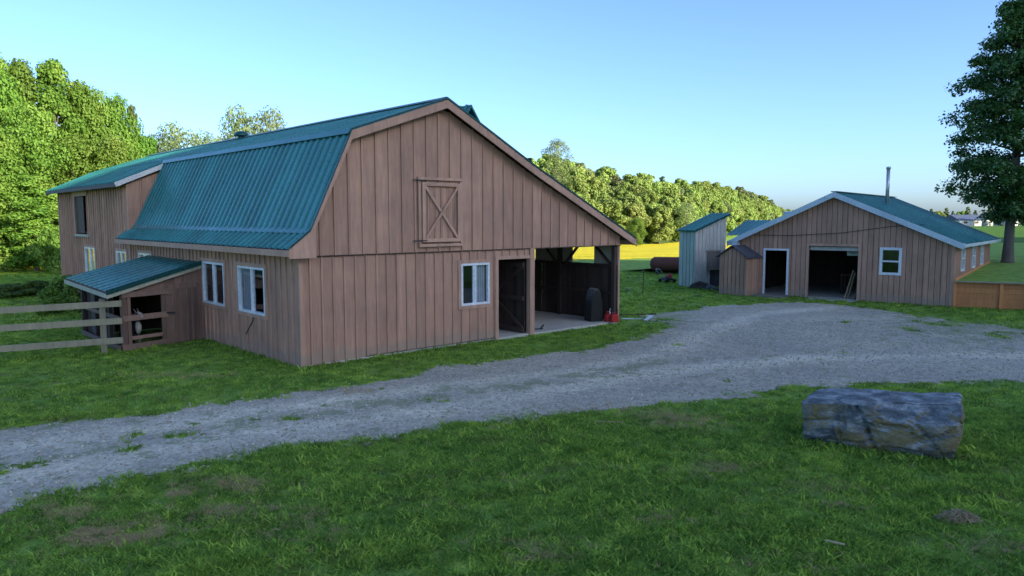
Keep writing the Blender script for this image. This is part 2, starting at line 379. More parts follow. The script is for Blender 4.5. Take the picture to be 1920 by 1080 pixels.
# left (eave) wall, running back
W1_, W2_, W3_ = (4.02, 5.5, 1.05, 2.17), (1.62, 3.13, 1.03, 2.16), (9.75, 10.98, 1.1, 2.22)
W4_, W5_ = (12.35, 13.5, 1.1, 2.2), (16.3, 17.75, 1.1, 2.22)
OP = (17.2, 18.95, 2.72, 4.2)
mb = MB()
boards(mb, (0, 0, 0), Y, nX, 12.1, .03, 2.56, [W1_, W2_, W3_], pitch=.27)
boards(mb, (0, 12.1, 0), Y, nX, VL-12.1, .03, lambda s: 4.45, [(a-12.1, b-12.1, c, d) for a, b, c, d in (W4_, W5_, OP)], pitch=.3)
mb.build('side_wall', 'siding', barn)
mb = MB()                                                  # cheek of the raised rear part
boards(mb, (0.02, 12.1, 0), X, nY, 1.5, lambda s: 2.8+max(0, s-.17)*2.08*.98, lambda s: 4.48+s*.41, [], pitch=.42)
mb.build('cheek_wall', 'siding', barn)
# back and right walls, inner partition
mb = MB(); boards(mb, (0, VL, 0), X, Y, 10.9, 0, lambda s: max(2.5, rz_(min(s, 11.3))-.1), [], pitch=.3, batten=False); mb.build('back_wall', 'siding', barn)
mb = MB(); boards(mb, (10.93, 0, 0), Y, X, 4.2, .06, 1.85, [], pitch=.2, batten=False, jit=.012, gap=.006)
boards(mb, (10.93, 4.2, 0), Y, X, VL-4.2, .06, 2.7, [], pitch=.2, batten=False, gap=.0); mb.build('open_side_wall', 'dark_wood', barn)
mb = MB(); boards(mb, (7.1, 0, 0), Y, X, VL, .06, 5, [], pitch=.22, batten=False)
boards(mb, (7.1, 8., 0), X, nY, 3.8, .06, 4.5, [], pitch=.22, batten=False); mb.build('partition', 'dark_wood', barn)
mb = MB(); mb.box(.03, 7.0, .03, VL-.03, 2.75, 2.8, .3); mb.build('loft_floor', 'dark_wood', barn)
mb = MB(); mb.box(.04, 10.98, .0, VL-.05, -.3, .075); mb.build('floor_slab', 'concrete', barn)
# posts, header and braces of the open side
mb = MB(); mb.box(7.0, 7.17, -.055, .1, .04, 2.5); mb.box(5.71, 5.81, -.05, .05, .04, 2.3); mb.box(5.81, 6.995, -.05, .02, 2.21, 2.3); mb.build('door_frame', 'trim', barn)
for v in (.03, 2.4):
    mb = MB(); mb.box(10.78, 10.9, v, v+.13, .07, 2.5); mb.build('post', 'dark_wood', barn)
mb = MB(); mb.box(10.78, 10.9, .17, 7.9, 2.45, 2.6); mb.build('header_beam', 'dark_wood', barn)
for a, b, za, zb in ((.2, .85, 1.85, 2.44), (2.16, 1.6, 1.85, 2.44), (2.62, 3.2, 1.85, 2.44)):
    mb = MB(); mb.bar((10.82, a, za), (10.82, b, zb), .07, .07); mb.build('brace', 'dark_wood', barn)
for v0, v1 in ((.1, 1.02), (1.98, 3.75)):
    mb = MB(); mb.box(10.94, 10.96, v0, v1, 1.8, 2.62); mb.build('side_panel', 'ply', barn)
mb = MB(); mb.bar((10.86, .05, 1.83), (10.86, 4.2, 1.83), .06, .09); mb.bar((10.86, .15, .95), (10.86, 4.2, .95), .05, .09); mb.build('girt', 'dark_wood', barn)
mb = MB(); mb.box(10.9, 10.97, -.03, .03, .02, 2.5); mb.build('corner_board', 'trim', barn)
# open stall door swung inward
mb = MB(); boards(mb, (6.92, .1, 0), Y, nX, 1.28, .1, 2.1, [], pitch=.16, th=.03, batten=False, jit=.003, gap=.006)
for z in (.18, 1.07, 2.02): mb.bar((6.87, .1, z), (6.87, 1.38, z), .04, .12, t=.9)
mb.bar((6.87, .14, .24), (6.87, 1.34, 1.0), .03, .1, t=.9); mb.bar((6.87, 1.34, 1.14), (6.87, .14, 1.96), .03, .1, t=.9)
dr = mb.build('stall_door', 'dark_wood', barn)
mb = MB(); mb.tube([(6.84, 1.25, 1.0), (6.8, 1.25, 1.02), (6.8, 1.25, 1.16), (6.84, 1.25, 1.18)], .012); mb.build('door_handle', 'iron', dr)
# windows
window(barn, (0, 0, 0), X, nY, *wf, label='white sliding window beside the doorway', trim=True, curtain=(5.05, 5.42))
window(barn, (0, 0, 0), Y, nX, *W1_, label='white sliding window touching the pen roof', trim=True)
window(barn, (0, 0, 0), Y, nX, *W2_, label='white sliding window nearest the corner with a pale curtain', trim=True, curtain=(2.42, 3.06))
window(barn, (0, 0, 0), Y, nX, *W3_, label='white window showing only its top over the pen roof', trim=True, curtain=(9.85, 10.9))
window(barn, (0, 0, 0), Y, nX, *W4_, trim=True); window(barn, (0, 0, 0), Y, nX, *W5_, trim=True)
# loft opening in the rear part, with a hanging shutter and a worn sill
mb = MB(); mb.box(-.06, -.03, 17.0, 19.25, 4.2, 4.42); mb.box(-.055, -.028, 18.95, 19.08, 2.7, 4.2); mb.build('opening_header', 'trim', barn)
mb = MB(); mb.box(-.09, -.028, 16.9, 19.0, 2.62, 2.71); mb.build('opening_sill', 'ply', barn)
mb = MB(); boards(mb, (.02, 17.75, 0), Y, nX, 1.15, 2.76, 4.18, [], pitch=.28, off=.02, batten=False); mb.build('shutter', 'dark_wood', barn)
# loft door with cross brace
mb = MB(); a, b, z0, z1 = 3.27, 4.45, 2.74, 4.2
boards(mb, (a, -.06, 0), X, nY, b-a, z0, z1, [], pitch=.2, th=.02, bw=.035, bt=.02)
ld = mb.build('loft_door', 'siding', barn)
mb = MB(); f_ = -.115
for q in (((a+.04, f_, z0), (a+.04, f_, z1)), ((b-.04, f_, z0), (b-.04, f_, z1))): mb.bar(*q, .09, .03, up=(0, 1, 0))
for z in (z0+.04, z1-.04): mb.bar((a+.085, f_, z), (b-.085, f_, z), .03, .09)
mb.build('door_border', 'trim', ld)
mb = MB(); mb.bar((a+.09, f_+.002, z1-.1), (b-.09, f_+.002, z0+.1), .022, .07); mb.bar((a+.09, f_-.02, z0+.1), (b-.09, f_-.02, z1-.1), .022, .07); mb.build('cross_brace', 'trim', ld)
mb = MB(); mb.box(a-.12, b+.1, -.11, -.055, z1+.06, z1+.13); mb.box(a-.1, b+.08, -.12, -.055, z0-.12, z0-.05); mb.box(a-.1, a-.02, -.09, -.055, z0-.04, z1+.05); mb.box(b+.02, b+.1, -.09, -.055, z0-.04, z1+.05); mb.build('loft_door_frame', 'trim', barn)
for z in (z1+.03, z0+.02):
    mb = MB(); mb.box(a-.3, a+.12, -.132, -.125, z, z+.03); mb.build('hinge', 'iron', ld)
# roof
v0 = -.27
mb = MB(); dk = MB()
def rf(A, D, U, W): ribbed(mb, A, D, U, W); deck(dk, A, D, U, W)
L0 = VL+.5
pts = [Vector((u, 0, z)) for u, z in roofline]
rf((pts[0].x, v0, pts[0].z), Y, pts[1]-pts[0], 12.35+.27); mb.build('skirt_roof', 'roof', barn)
mb = MB(); rf((pts[1].x, v0, pts[1].z), Y, pts[2]-pts[1], 12.1+.27); mb.build('steep_roof', 'roof', barn)
mb = MB(); rf((pts[2].x, v0, pts[2].z), Y, pts[3]-pts[2], L0); mb.build('upper_roof', 'roof', barn)
mb = MB(); A = Vector((-.35, 11.95, 4.5)); rf(A, Y, Vector((1.26, 11.95, 5.26))-A, VL+.5-11.95-.1); mb.build('rear_eave_roof', 'roof', barn)
mb = MB(); rf((pts[4].x, v0, pts[4].z), Y, pts[3]-pts[4], L0); rf((pts[5].x, v0, pts[5].z), Y, pts[4]-pts[5], L0); mb.build('right_roof', 'roof', barn)
dk.build('roof_deck', 'dark_wood', barn)
mb = MB(); p3 = pts[3]; mb.bar((p3.x-.1, v0, p3.z+.025), (p3.x-.1, L0+v0, p3.z+.025), .24, .018, up=(-.35, 0, 1)); mb.bar((p3.x+.1, v0, p3.z+.018), (p3.x+.1, L0+v0, p3.z+.018), .24, .018, up=(.5, 0, 1)); mb.build('ridge_cap', 'roof_dark', barn)
mb = MB(); mb.bar((1.19, v0, 5.255), (1.19, 12.1, 5.255), .16, .02, up=(-.8, 0, .6)); mb.bar((.16, v0, 3.065), (.16, 12.1, 3.065), .2, .02, up=(-.75, 0, .7)); mb.build('roof_flashing', 'roof', barn)
# fascia and rake boards
mb = MB()
def rake(mb, v, pl, hgt=.17, th=.035, drop=.03):
    for (ua, za), (ub, zb) in zip(pl, pl[1:]):
        mb.hexa([(ua, v, za-drop-hgt), (ub, v, zb-drop-hgt), (ub, v+th, zb-drop-hgt), (ua, v+th, za-drop-hgt), (ua, v, za-drop+.03), (ub, v, zb-drop+.03), (ub, v+th, zb-drop+.03), (ua, v+th, za-drop+.03)])
rake(mb, v0-.03, roofline); mb.box(-.33, .3, v0-.028, v0-.0, 2.46, 2.64); mb.hexa([(-.3, v0-.026, 2.642), (.3, v0-.026, 2.642), (.3, v0-.002, 2.642), (-.3, v0-.002, 2.642), (-.3, v0-.026, 2.65), (.3, v0-.026, 3.15), (.3, v0-.002, 3.15), (-.3, v0-.002, 2.65)]); mb.build('rake_board', 'trim', barn)
mb = MB(); rake(mb, v0-.045, [(u, z+.06) for u, z in roofline], .02, .06); mb.build('rake_flashing', 'roof_dark', barn)
mb = MB(); mb.box(-.35, -.32, v0, 12.4, 2.5, 2.64); mb.build('eave_board', 'trim', barn)
mb = MB(); mb.box(-.32, .0, v0+.01, 12.35, 2.5, 2.53); mb.build('soffit', 'trim', barn)
mb = MB(); mb.box(-.39, -.36, 11.95, L0+v0, 4.36, 4.49); mb.build('rear_eave_board', 'shingle', barn)
mb = MB(); mb.bar((-.38, 11.93, 4.43), (1.2, 11.93, 5.13), .03, .15); mb.build('rear_rake_board', 'farm_white', barn)
mb = MB(); rake(mb, L0+v0, [(-.35, 4.5), (1.26, 5.26), (3.93, 6.22), (6.95, 4.72), (11.45, 2.66)], .17); mb.build('back_rake_board', 'trim', barn)
mb = MB(); mb.box(11.42, 11.46, v0, L0+v0, 2.5, 2.62); mb.build('right_eave_board', 'trim', barn)
# roof vents
mb = MB(); c = Vector((3.95, 12.0, 6.2)); mb.tube([c, c+Vector((0, 0, .16))], .14, 12); mb.tube([c+Vector((0, 0, .12)), c+Vector((0, 0, .2)), c+Vector((0, 0, .28)), c+Vector((0, 0, .31))], [.27, .26, .16, .03], 14); mb.build('round_vent', 'roof_dark', barn, smooth=True)
cu = 6.05
mb = MB(); mb.box(cu-.4, cu+.4, 1.55, 3.0, 4.6, 5.85); cp = mb.build('cupola', 'iron', barn)
mb = MB(); z_ = 6.5
for sx in (-1, 1):
    A = Vector((cu+sx*.62, 1.35, z_-.86)); U = Vector((-sx*.62, 0, .86)); ribbed(mb, A, Y, U, 1.85); deck(mb, A, Y, U, 1.85)
mb.build('cupola_roof', 'roof', cp)
mb = MB(); mb.poly([(cu-.5, 1.52, z_-.8), (cu+.5, 1.52, z_-.8), (cu, 1.52, z_-.05)]); mb.build('cupola_gable', 'roof_dark', cp)
# loose cable below the corner window
mb = MB(); mb.tube([(-.045, 2.25, .95), (-.06, 2.28, .85), (-.07, 2.45, .68), (-.09, 2.62, .5)], .014, 6); mb.build('cable', 'iron', barn)
# ------------------------------------------------------------------ things in the bay
def can(u, v, rot, label, m, white=False):
    t = thing('fuel_can', label, 'fuel can', bw(u, v, .076), RZ+rot, 'red fuel cans in the open bay')
    mb = MB(); mb.hexa([(-.14, -.08, 0), (.14, -.08, 0), (.14, .08, 0), (-.14, .08, 0), (-.13, -.075, .24), (.13, -.075, .24), (.13, .075, .24), (-.13, .075, .24)]); mb.build('can_body', m, t, bevel=.03)
    mb = MB(); mb.tube([(-.08, 0, .23), (-.07, 0, .31), (.05, 0, .31), (.07, 0, .23)], .014, 8); mb.build('can_handle', m, t)
    mb = MB(); mb.tube([(.1, 0, .23), (.1, 0, .29)], .028, 10); mb.tube([(.1, 0, .28), (.14, 0, .4)], .012, 8); mb.build('spout', 'pipe' if white else 'black', t)
can(10.58, .1, .2, 'red plastic fuel can with a pale cap, beside the black ribbed trough', 'red', True)
can(10.6, -.14, -.3, 'red plastic fuel can against the outer corner post of the open bay', 'red')
mb = MB(); n = 40
for i in range(n):                                   # ribbed half shell on end
    for k in range(16):
        def q(i, k):
            a = math.pi*k/16; s = i/n; r = 1+.05*math.sin(s*2*math.pi*8); return ((-.24+.48*s)*1., math.cos(a)*.2*r, math.sin(a)**.7*1.*r)
        mb.poly([q(i, k), q(i+1, k), q(i+1, k+1), q(i, k+1)])
for s in (-.24, .24):
    mb.poly([(s, math.cos(math.pi*k/16)*.2, math.sin(math.pi*k/16)**.7*1.) for k in range(17)])
tr = mb.build('ribbed_trough', 'black', None, at=bw(10.36, .52, .076), rz=RZ+1.2); tag(tr, 'tall black ribbed plastic trough standing on end against the bay wall', 'trough')
mb = MB(); mb.tube([(0, 0, 0), (.01, 0, -.5), (.0, .02, -1.), (.03, .1, -1.25), (.0, .18, -1.), (0, .1, -.4)], .012, 6)
rp = mb.build('rope', 'rust', None, at=bw(10.7, 3.05, 2.0), rz=RZ); tag(rp, 'thin reddish rope hanging on the dark plank wall of the bay', 'rope')
mb = MB(); mb.box(-.12, .12, -.03, .03, 0, .03); mb.bar((.05, 0, .02), (.18, .06, .12), .05, .02)
sc = mb.build('scrap_wood', 'iron', None, at=bw(7.75, .35, .076), rz=.4); tag(sc, 'small dark scrap of wood on the concrete bay floor', 'scrap')
# ------------------------------------------------------------------ animal pen against the barn
pen = thing('animal_pen', 'small lean-to animal pen with a green roof and framed gate on the barn side', 'pen', O, RZ)
B_, C_, D_, A_ = [Vector(q) for q in ((-2.62, 4.68, 1.56), (-.04, 5.52, 2.15), (-.04, 9.85, 2.17), (-2.62, 8.75, 1.66))]
mb = MB(); n = 9
for i in range(n):
    a0 = B_.lerp(A_, i/n); a1 = B_.lerp(A_, (i+1)/n); b0 = C_.lerp(D_, i/n); b1 = C_.lerp(D_, (i+1)/n)
    k = a0.lerp(a1, .85); kb = b0.lerp(b1, .85); up = Vector((0, 0, .018)); h1 = a0.lerp(a1, .92)+up; hb = b0.lerp(b1, .92)+up
    mb.poly([a0, k, kb, b0]); mb.poly([k, h1, hb, kb]); mb.poly([h1, a1, b1, hb])
mb.build('pen_roof', 'roof', pen)
mb = MB(); d = Vector((0, 0, -.045)); g_ = Vector((0, 0, -.005)); mb.hexa([B_+d, C_+d, D_+d, A_+d, B_+g_, C_+g_, D_+g_, A_+g_]); mb.build('roof_deck', 'dark_wood', pen)
mb = MB(); mb.bar(B_+Vector((0, -.02, -.02)), C_+Vector((0, -.02, -.02)), .03, .12); mb.build('roof_edge', 'roof_dark', pen)
mb = MB(); mb.bar(B_+Vector((-.02, 0, -.1)), A_+Vector((-.02, 0, -.1)), .03, .1); mb.bar(B_+Vector((0, 0.01, -.13)), C_+Vector((0, .01, -.13)), .03, .09); mb.build('fascia_board', 'ply', pen)
Fa = Vector((-2.24, 4.95, 0)); Fd = (Vector((-.03, 5.6, 0))-Fa); FL = Fd.length; Fd.normalize(); Fn = Vector((Fd.y, -Fd.x, 0))
def fp(s, z, n=0.): return Fa+Fd*s+Fn*n+Vector((0, 0, z))
def zr(s): return 1.5+(2.03-1.5)*s/FL
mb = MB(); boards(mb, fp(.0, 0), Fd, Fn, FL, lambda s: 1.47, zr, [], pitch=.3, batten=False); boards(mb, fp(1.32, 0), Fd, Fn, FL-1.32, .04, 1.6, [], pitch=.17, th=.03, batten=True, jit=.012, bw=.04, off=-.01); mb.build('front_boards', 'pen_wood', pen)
for s in (.06, 1.24):
    mb = MB(); mb.hexa([fp(s-.06, z, n_) if k < 2 else fp(s+.06, z, n_) for z in (0, 1.5) for k, n_ in enumerate((-.05, .05, .05, -.05))]); mb.build('pen_post', 'pen_wood', pen)
def fbar(m_, s0, s1, z, h, n_=.04, th=.035): m_.hexa([fp(s, zz, q) for zz in (z-h/2, z+h/2) for s, q in ((s0, n_), (s1, n_), (s1, n_+th), (s0, n_+th))])
mb = MB(); fbar(mb, -.02, 1.3, 1.43, .13, .055); mb.build('gate_header', 'pen_wood', pen)
gt_ = MB(); fbar(gt_, .0, 1.22, .84, .14); fbar(gt_, .14, 1.1, .33, .09, .0); fbar(gt_, -.04, 1.24, .12, .15, .055); gt_.bar(fp(.18, .1, .03), fp(.18, 1.36, .03), .09, .04, up=Fn); gt_.bar(fp(1.12, .1, .03), fp(1.12, 1.36, .03), .1, .04, up=Fn)
gate = gt_.build('gate', 'pen_wood', pen)
mb = MB(); mb.bar(fp(1.18, .88, .09), fp(1.42, .86, .09), .03, .035); mb.build('latch', 'iron', gate)
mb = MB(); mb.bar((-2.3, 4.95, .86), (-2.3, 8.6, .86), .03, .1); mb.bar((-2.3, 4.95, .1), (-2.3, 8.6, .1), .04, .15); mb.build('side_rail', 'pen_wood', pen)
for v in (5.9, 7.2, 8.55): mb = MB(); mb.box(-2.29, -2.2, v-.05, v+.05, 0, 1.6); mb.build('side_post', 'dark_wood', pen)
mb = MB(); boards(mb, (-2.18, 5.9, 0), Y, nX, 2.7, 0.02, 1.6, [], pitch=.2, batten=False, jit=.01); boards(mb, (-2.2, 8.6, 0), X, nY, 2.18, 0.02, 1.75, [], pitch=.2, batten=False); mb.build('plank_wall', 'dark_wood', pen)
# goat looking out through the gate
def skin(name, verts, edges, radii, m, parent, sub=1):
    me = bpy.data.meshes.new(name); me.from_pydata(verts, edges, []); me.materials.append(M[m])
    o = bpy.data.objects.new(name, me); COL.objects.link(o); o.parent = parent
    sk = o.modifiers.new('skin', 'SKIN'); sk.use_smooth_shade = True
    for i, r in enumerate(radii): me.skin_vertices[0].data[i].radius = (r, r) if not isinstance(r, tuple) else r
    me.skin_vertices[0].data[0].use_root = True
    ss = o.modifiers.new('s', 'SUBSURF'); ss.levels = ss.render_levels = sub; return o
goat = thing('goat', 'small dark goat with a white blaze and chest standing behind the pen gate', 'goat', bw(-1.82, 5.32, .03), RZ+math.radians(15))
skin('goat_body', [(0, .55, .5), (0, .3, .5), (0, .05, .52), (0, -.02, .68), (0, -.08, .82), (0, -.17, .84), (0, -.27, .79),
     (.07, .04, .36), (.075, .0, .2), (.075, 0, .02), (-.07, .04, .36), (-.075, .0, .2), (-.075, 0, .02),
     (.07, .56, .36), (.075, .62, .2), (.075, .58, .02), (-.07, .56, .36), (-.075, .62, .2), (-.075, .58, .02), (0, .68, .58)],
     [(1, 0), (1, 2), (2, 3), (3, 4), (4, 5), (5, 6), (2, 7), (7, 8), (8, 9), (2, 10), (10, 11), (11, 12), (0, 13), (13, 14), (14, 15), (0, 16), (16, 17), (17, 18), (0, 19)],
     [.13, .16, .14, .09, .075, .07, .04, .05, .03, .022, .05, .03, .022, .06, .03, .022, .06, .03, .022, .02], 'darkhair', goat)
mb = MB(); mb.tube([(0, -.13, .905), (0, -.2, .89), (0, -.28, .85), (0, -.325, .79)], [.035, .042, .036, .03], 8); mb.build('blaze', 'fleece', goat, smooth=True)
mb = MB(); mb.tube([(0, -.1, .68), (0, -.13, .58), (0, -.13, .46), (0.02, -.08, .34)], [.04, .075, .07, .03], 8); mb.tube([(.075, -.03, .3), (.075, -.03, .04)], [.03, .026], 8); mb.build('white_chest', 'fleece', goat, smooth=True)
for s in (-1, 1):
    mb = MB(); mb.tube([(s*.05, -.12, .88), (s*.12, -.1, .87), (s*.17, -.1, .82)], [.018, .03, .008], 6); mb.build('ear', 'darkhair', goat, smooth=True)
    mb = MB(); mb.tube([(s*.03, -.1, .9), (s*.045, -.06, .97), (s*.05, .0, 1.01)], [.014, .01, .004], 6); mb.build('horn', 'grey_board', goat, smooth=True)
    mb = MB(); mb.tube([(s*.052, -.2, .86), (s*.06, -.2, .86)], .014, 8); mb.build('eye', 'black', goat)
# ------------------------------------------------------------------ rail fence, lower left
p1 = P(196, 664); p0 = P(-6, 679); fd = (p1-p0).normalized(); fz = math.atan2(fd.y, fd.x)
fence = thing('rail_fence', 'weathered three rail wooden fence running up to the animal pen', 'fence', p1, fz)
for x in (0, -2.75, -5.5):
    mb = MB(); mb.box(x-.065, x+.065, -.06, .06, -.1, 1.36); mb.build('fence_post', 'grey_wood', fence)
for z0, z1 in ((1.2, 1.24), (.79, .81), (.31, .33)):
    for a, b in ((-2.75, .42), (-5.5, -2.76)):
        mb = MB(); mb.bar((a, -.085, z0+(.02 if a < -3 else 0)), (b, -.085, z1), .035, .15, t=.6); mb.build('rail', 'grey_wood', fence)
# ------------------------------------------------------------------ workshop (local x back from its front, y to the left along the front)
WO = P(1785, 577); wdir = (P(1420, 553)-WO).normalized(); WR = math.atan2(wdir.y, wdir.x)-math.pi/2
NW = Vector((math.cos(WR), math.sin(WR), 0)); DW = wdir
def ww(l, s, z=0.): return WO+NW*l+DW*s+Vector((0, 0, z))
shop = thing('workshop', 'brown gabled workshop with a green roof and wide open garage door', 'workshop', WO, WR)
SL, SW, PK = 9.0, 8.3, 4.3
def sz(s): return 4.26-abs(s-PK)*(4.26-2.42)/(PK if s < PK else SW-PK)
mb = MB(); dz = 1.98
hg, hd, hw = (3.36, 5.3, -1, 2.2), (6.2, 7.13, -1, 1.97), (1.78, 2.57, 1.12, 2.2)
boards(mb, (0, 0, 0), Y, nX, SW, .03, lambda s: sz(s), [hg, hd, hw], pitch=.2, bw=.03, bt=.012, jit=.002)
mb.build('front_wall', 'siding', shop)
mb = MB(); sw = [(1.35, 2.1), (3.9, 4.65), (6.1, 6.85)]
boards(mb, (0, 0, 0), X, nY, SL, .6, 2.45, [(a, b, 1.28, 2.28) for a, b in sw], pitch=.2, bw=.03, bt=.012, jit=.002); mb.build('side_wall', 'siding', shop)
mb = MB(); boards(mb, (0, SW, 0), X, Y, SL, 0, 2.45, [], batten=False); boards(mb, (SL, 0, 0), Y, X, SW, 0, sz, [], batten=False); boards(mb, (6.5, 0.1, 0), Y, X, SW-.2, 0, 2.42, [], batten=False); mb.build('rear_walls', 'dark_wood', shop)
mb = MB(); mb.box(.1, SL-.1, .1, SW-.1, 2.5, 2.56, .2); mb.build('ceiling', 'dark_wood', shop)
mb = MB(); mb.box(.06, SL-.05, .05, SW-.05, -.2, .05); mb.box(-.5, .04, 3.4, 5.25, -.2, .03); mb.build('floor_slab', 'concrete', shop)
mb = MB(); mb.box(-.9, -.03, 6.0, 7.3, -.1, .09); mb.build('door_step', 'grey_board', shop)
window(shop, (0, 0, 0), Y, nX, *hw, style='hung', fr=.1, label='white window between garage door and corner')
for i, (a, b) in enumerate(sw): window(shop, (0, 0, 0), X, nY, a, b, 1.28, 2.28, style='hung', fr=.08)
mb = MB(); mb.box(-.05, .02, 6.12, 6.2, .05, 2.05); mb.box(-.05, .02, 7.13, 7.21, .05, 2.05); mb.box(-.05, .02, 6.2, 7.13, 1.97, 2.05); mb.build('door_frame', 'white', shop)
mb = MB(); mb.box(-.04, .05, 3.26, 3.36, .03, 2.3); mb.box(-.04, .05, 5.3, 5.4, .03, 2.3); mb.box(-.04, .05, 3.36, 5.3, 2.2, 2.3); mb.build('garage_frame', 'trim', shop)
mb = MB(); mb.box(.12, .17, 3.36, 5.3, 2.02, 2.17); mb.box(.17, 2.4, 3.4, 5.26, 2.2, 2.24); mb.build('overhead_door', 'shed_light', shop)
mb = MB(); mb.box(.05, .06, 0.0, .11, .03, 2.4); mb.box(-.035, -.016, -.02, .1, .03, 2.4); mb.build('corner_board', 'trim', shop)
mb = MB(); w_ = 9.0+.8; A = Vector((-.3, -.32, sz(-.32)+.1)); U = Vector((-.3, PK, 4.38))-A; ribbed(mb, A, X, U, w_); dk = MB(); deck(dk, A, X, U, w_, .06)
A2 = Vector((-.3, SW+.45, sz(SW+.45)+.1)); U2 = Vector((-.3, PK, 4.38))-A2; ribbed(mb, A2, X, U2, w_); deck(dk, A2, X, U2, w_, .06); mb.build('roof', 'roof', shop); dk.build('roof_deck', 'dark_wood', shop)
mb = MB(); mb.bar((-.32, PK, 4.41), (SL+.52, PK, 4.41), .25, .03); mb.build('ridge_cap', 'roof_dark', shop)
mb = MB()
for (ya, za), (yb, zb) in (((-.33, A.z), (PK, 4.38)), ((PK, 4.38), (SW+.46, A2.z))):
    mb.hexa([(-.34, ya, za-.2), (-.31, ya, za-.2), (-.31, yb, zb-.2), (-.34, yb, zb-.2), (-.34, ya, za+.02), (-.31, ya, za+.02), (-.31, yb, zb+.02), (-.34, yb, zb+.02)], .5)
mb.box(-.30, SL+.45, -.36, -.325, A.z-.12, A.z, .5); mb.box(-.3, SL+.45, SW+.45, SW+.48, A2.z-.14, A2.z, .5); mb.build('fascia', 'fascia', shop)
mb = MB(); mb.box(-.335, .0, -.325, .0, 2.3, 2.42, .5); mb.box(0, SL+.4, -.325, -.03, 2.29, 2.31); mb.build('eave_return', 'fascia', shop); mb = MB(); mb.box(-.34, .0, SW+.0, SW+.46, 2.16, 2.33, .5); mb.build('eave_return', 'fascia', shop)
mb = MB(); mb.tube([(4.3, PK-.9, 3.9), (4.3, PK-.9, 5.5)], .075, 14, t=.5); mb.tube([(4.3, PK-.9, 5.5), (4.3, PK-.9, 5.6)], [.1, .09], 14); mb.build('chimney', 'steel', shop, smooth=True)
cp_ = [(-.06, 7.7, 2.62), (-.06, 6.0, 2.62), (-.06, 4.0, 2.75), (-.06, 2.2, 3.02), (-.06, 1.1, 3.1)]
mb = MB(); mb.tube(cp_, .012, 5); mb.build('wire', 'iron', shop)
# things in the garage
t = tag(MB().build('tmp', 'sign'), None, None); bpy.data.objects.remove(t)
sg = thing('hanging_sign', 'small pale sign hanging inside the open garage door', 'sign', ww(.35, 3.68, 1.82), WR)
mb = MB(); mb.box(-.012, .012, -.21, .21, 0, .24, .5); mb.build('sign_board', 'sign', sg)
mb = MB(); 
for z, a in ((.17, .15), (.12, .17), (.07, .12)): mb.box(-.016, -.0125, -a, a, z, z+.02)
mb.build('faded_lettering', 'ink', sg)
for k, (s, dx) in enumerate(((3.47, .45), (3.6, .62), (3.52, .55))):
    mb = MB(); mb.bar((0, 0, 0), (.25+.05*k, -.14-.03*k, .95+.1*k), .16, .025, up=(0, 1, 0), t=.3+.2*k)
    pl = mb.build('plank', 'straw' if k else 'grey_board', None, at=ww(dx-.3, s+.18*k, .05), rz=WR); tag(pl, ['grey plank leaning inside the right jamb of the garage door', 'short tan plank leaning behind the grey plank in the garage', 'tall tan plank leaning farthest from the garage jamb'][k], 'plank', 'planks leaning in the garage')
bn = thing('workbench', 'dark wooden workbench standing inside the open garage', 'workbench', ww(2.6, 3.9, .05), WR)
mb = MB(); mb.box(-.3, .3, -.8, .8, .8, .86); mb.build('bench_top', 'rust', bn)
for a in (-.25, .25):
    for b in (-.72, .72): mb = MB(); mb.box(a-.04, a+.04, b-.04, b+.04, 0, .8); mb.build('leg', 'dark_wood', bn)
# retaining wall of orange planks
rw = P(1920, 583); rd = (rw-WO).normalized(); RWZ = math.atan2(rd.y, rd.x)
ret = thing('retaining_wall', 'orange stained plank retaining wall beside the workshop corner', 'retaining wall', WO, RWZ)
mb = MB(); z = 0.0
for i in range(5):
    x = .05
    while x < 8: x2 = min(x+2.42, 8); mb.box(x, x2-.006, -.0+random.uniform(-.004, .004), .04, z, z+.188, random.random()); x = x2
    z += .193
mb.build('planks', 'cedar', ret)
for x in (.06, 1.52, 2.35, 3.2, 4.05, 4.9, 5.75, 6.6): mb = MB(); mb.box(x-.05, x+.05, -.09, -.006, -.05, .97, .8); mb.build('wall_post', 'cedar', ret)
mb = MB(); mb.box(-.02, 8.1, -.13, .1, .972, 1.01, .9); mb.build('cap_board', 'grey_wood', ret)
skt = MB(); skt.hexa([(0.0, -.05, .9), (SL, -.05, 1.2), (SL, .0-.03, 1.2), (0, -.03, .9), (0, -.05, 1.1), (SL, -.05, 1.4), (SL, -.03, 1.4), (0, -.03, 1.1)], .5)
skt.build('base_board', 'cedar', shop)
# rear wing to the left of the workshop
wing = thing('rear_wing', 'low green roofed wing behind the left eave of the workshop', 'outbuilding', ww(8.2, SW+.6), WR)
mb = MB(); boards(mb, (0, 0, 0), Y, nX, 2.6, 0, 2.5, []); boards(mb, (5., 0, 0), Y, X, 2.6, 0, 2.5, []); boards(mb, (0, 2.6, 0), X, Y, 5., 0, lambda s: 2.45+.75*(1-abs(s-2.5)/2.5), []); mb.build('walls', 'siding', wing)
mb = MB(); ribbed(mb, (-.4, -.1, 2.42), Y, (2.9, 0, .82), 3.6); ribbed(mb, (5.4, -.1, 2.42), Y, (-2.9, 0, .82), 3.6); mb.build('roof', 'roof', wing)
mb = MB(); mb.box(-.45, -.41, -.1, 2.8, 2.25, 2.42, .5); mb.build('fascia', 'fascia', wing)
pnl = thing('roof_monitor', 'pale blue grey raised roof section behind the rear wing', 'roof section', ww(14.5, SW-3.2), WR)
mb = MB(); mb.box(0, 2.5, 0, 6.2, 0, 3.5); mb.build('walls', 'shed_metal', pnl)
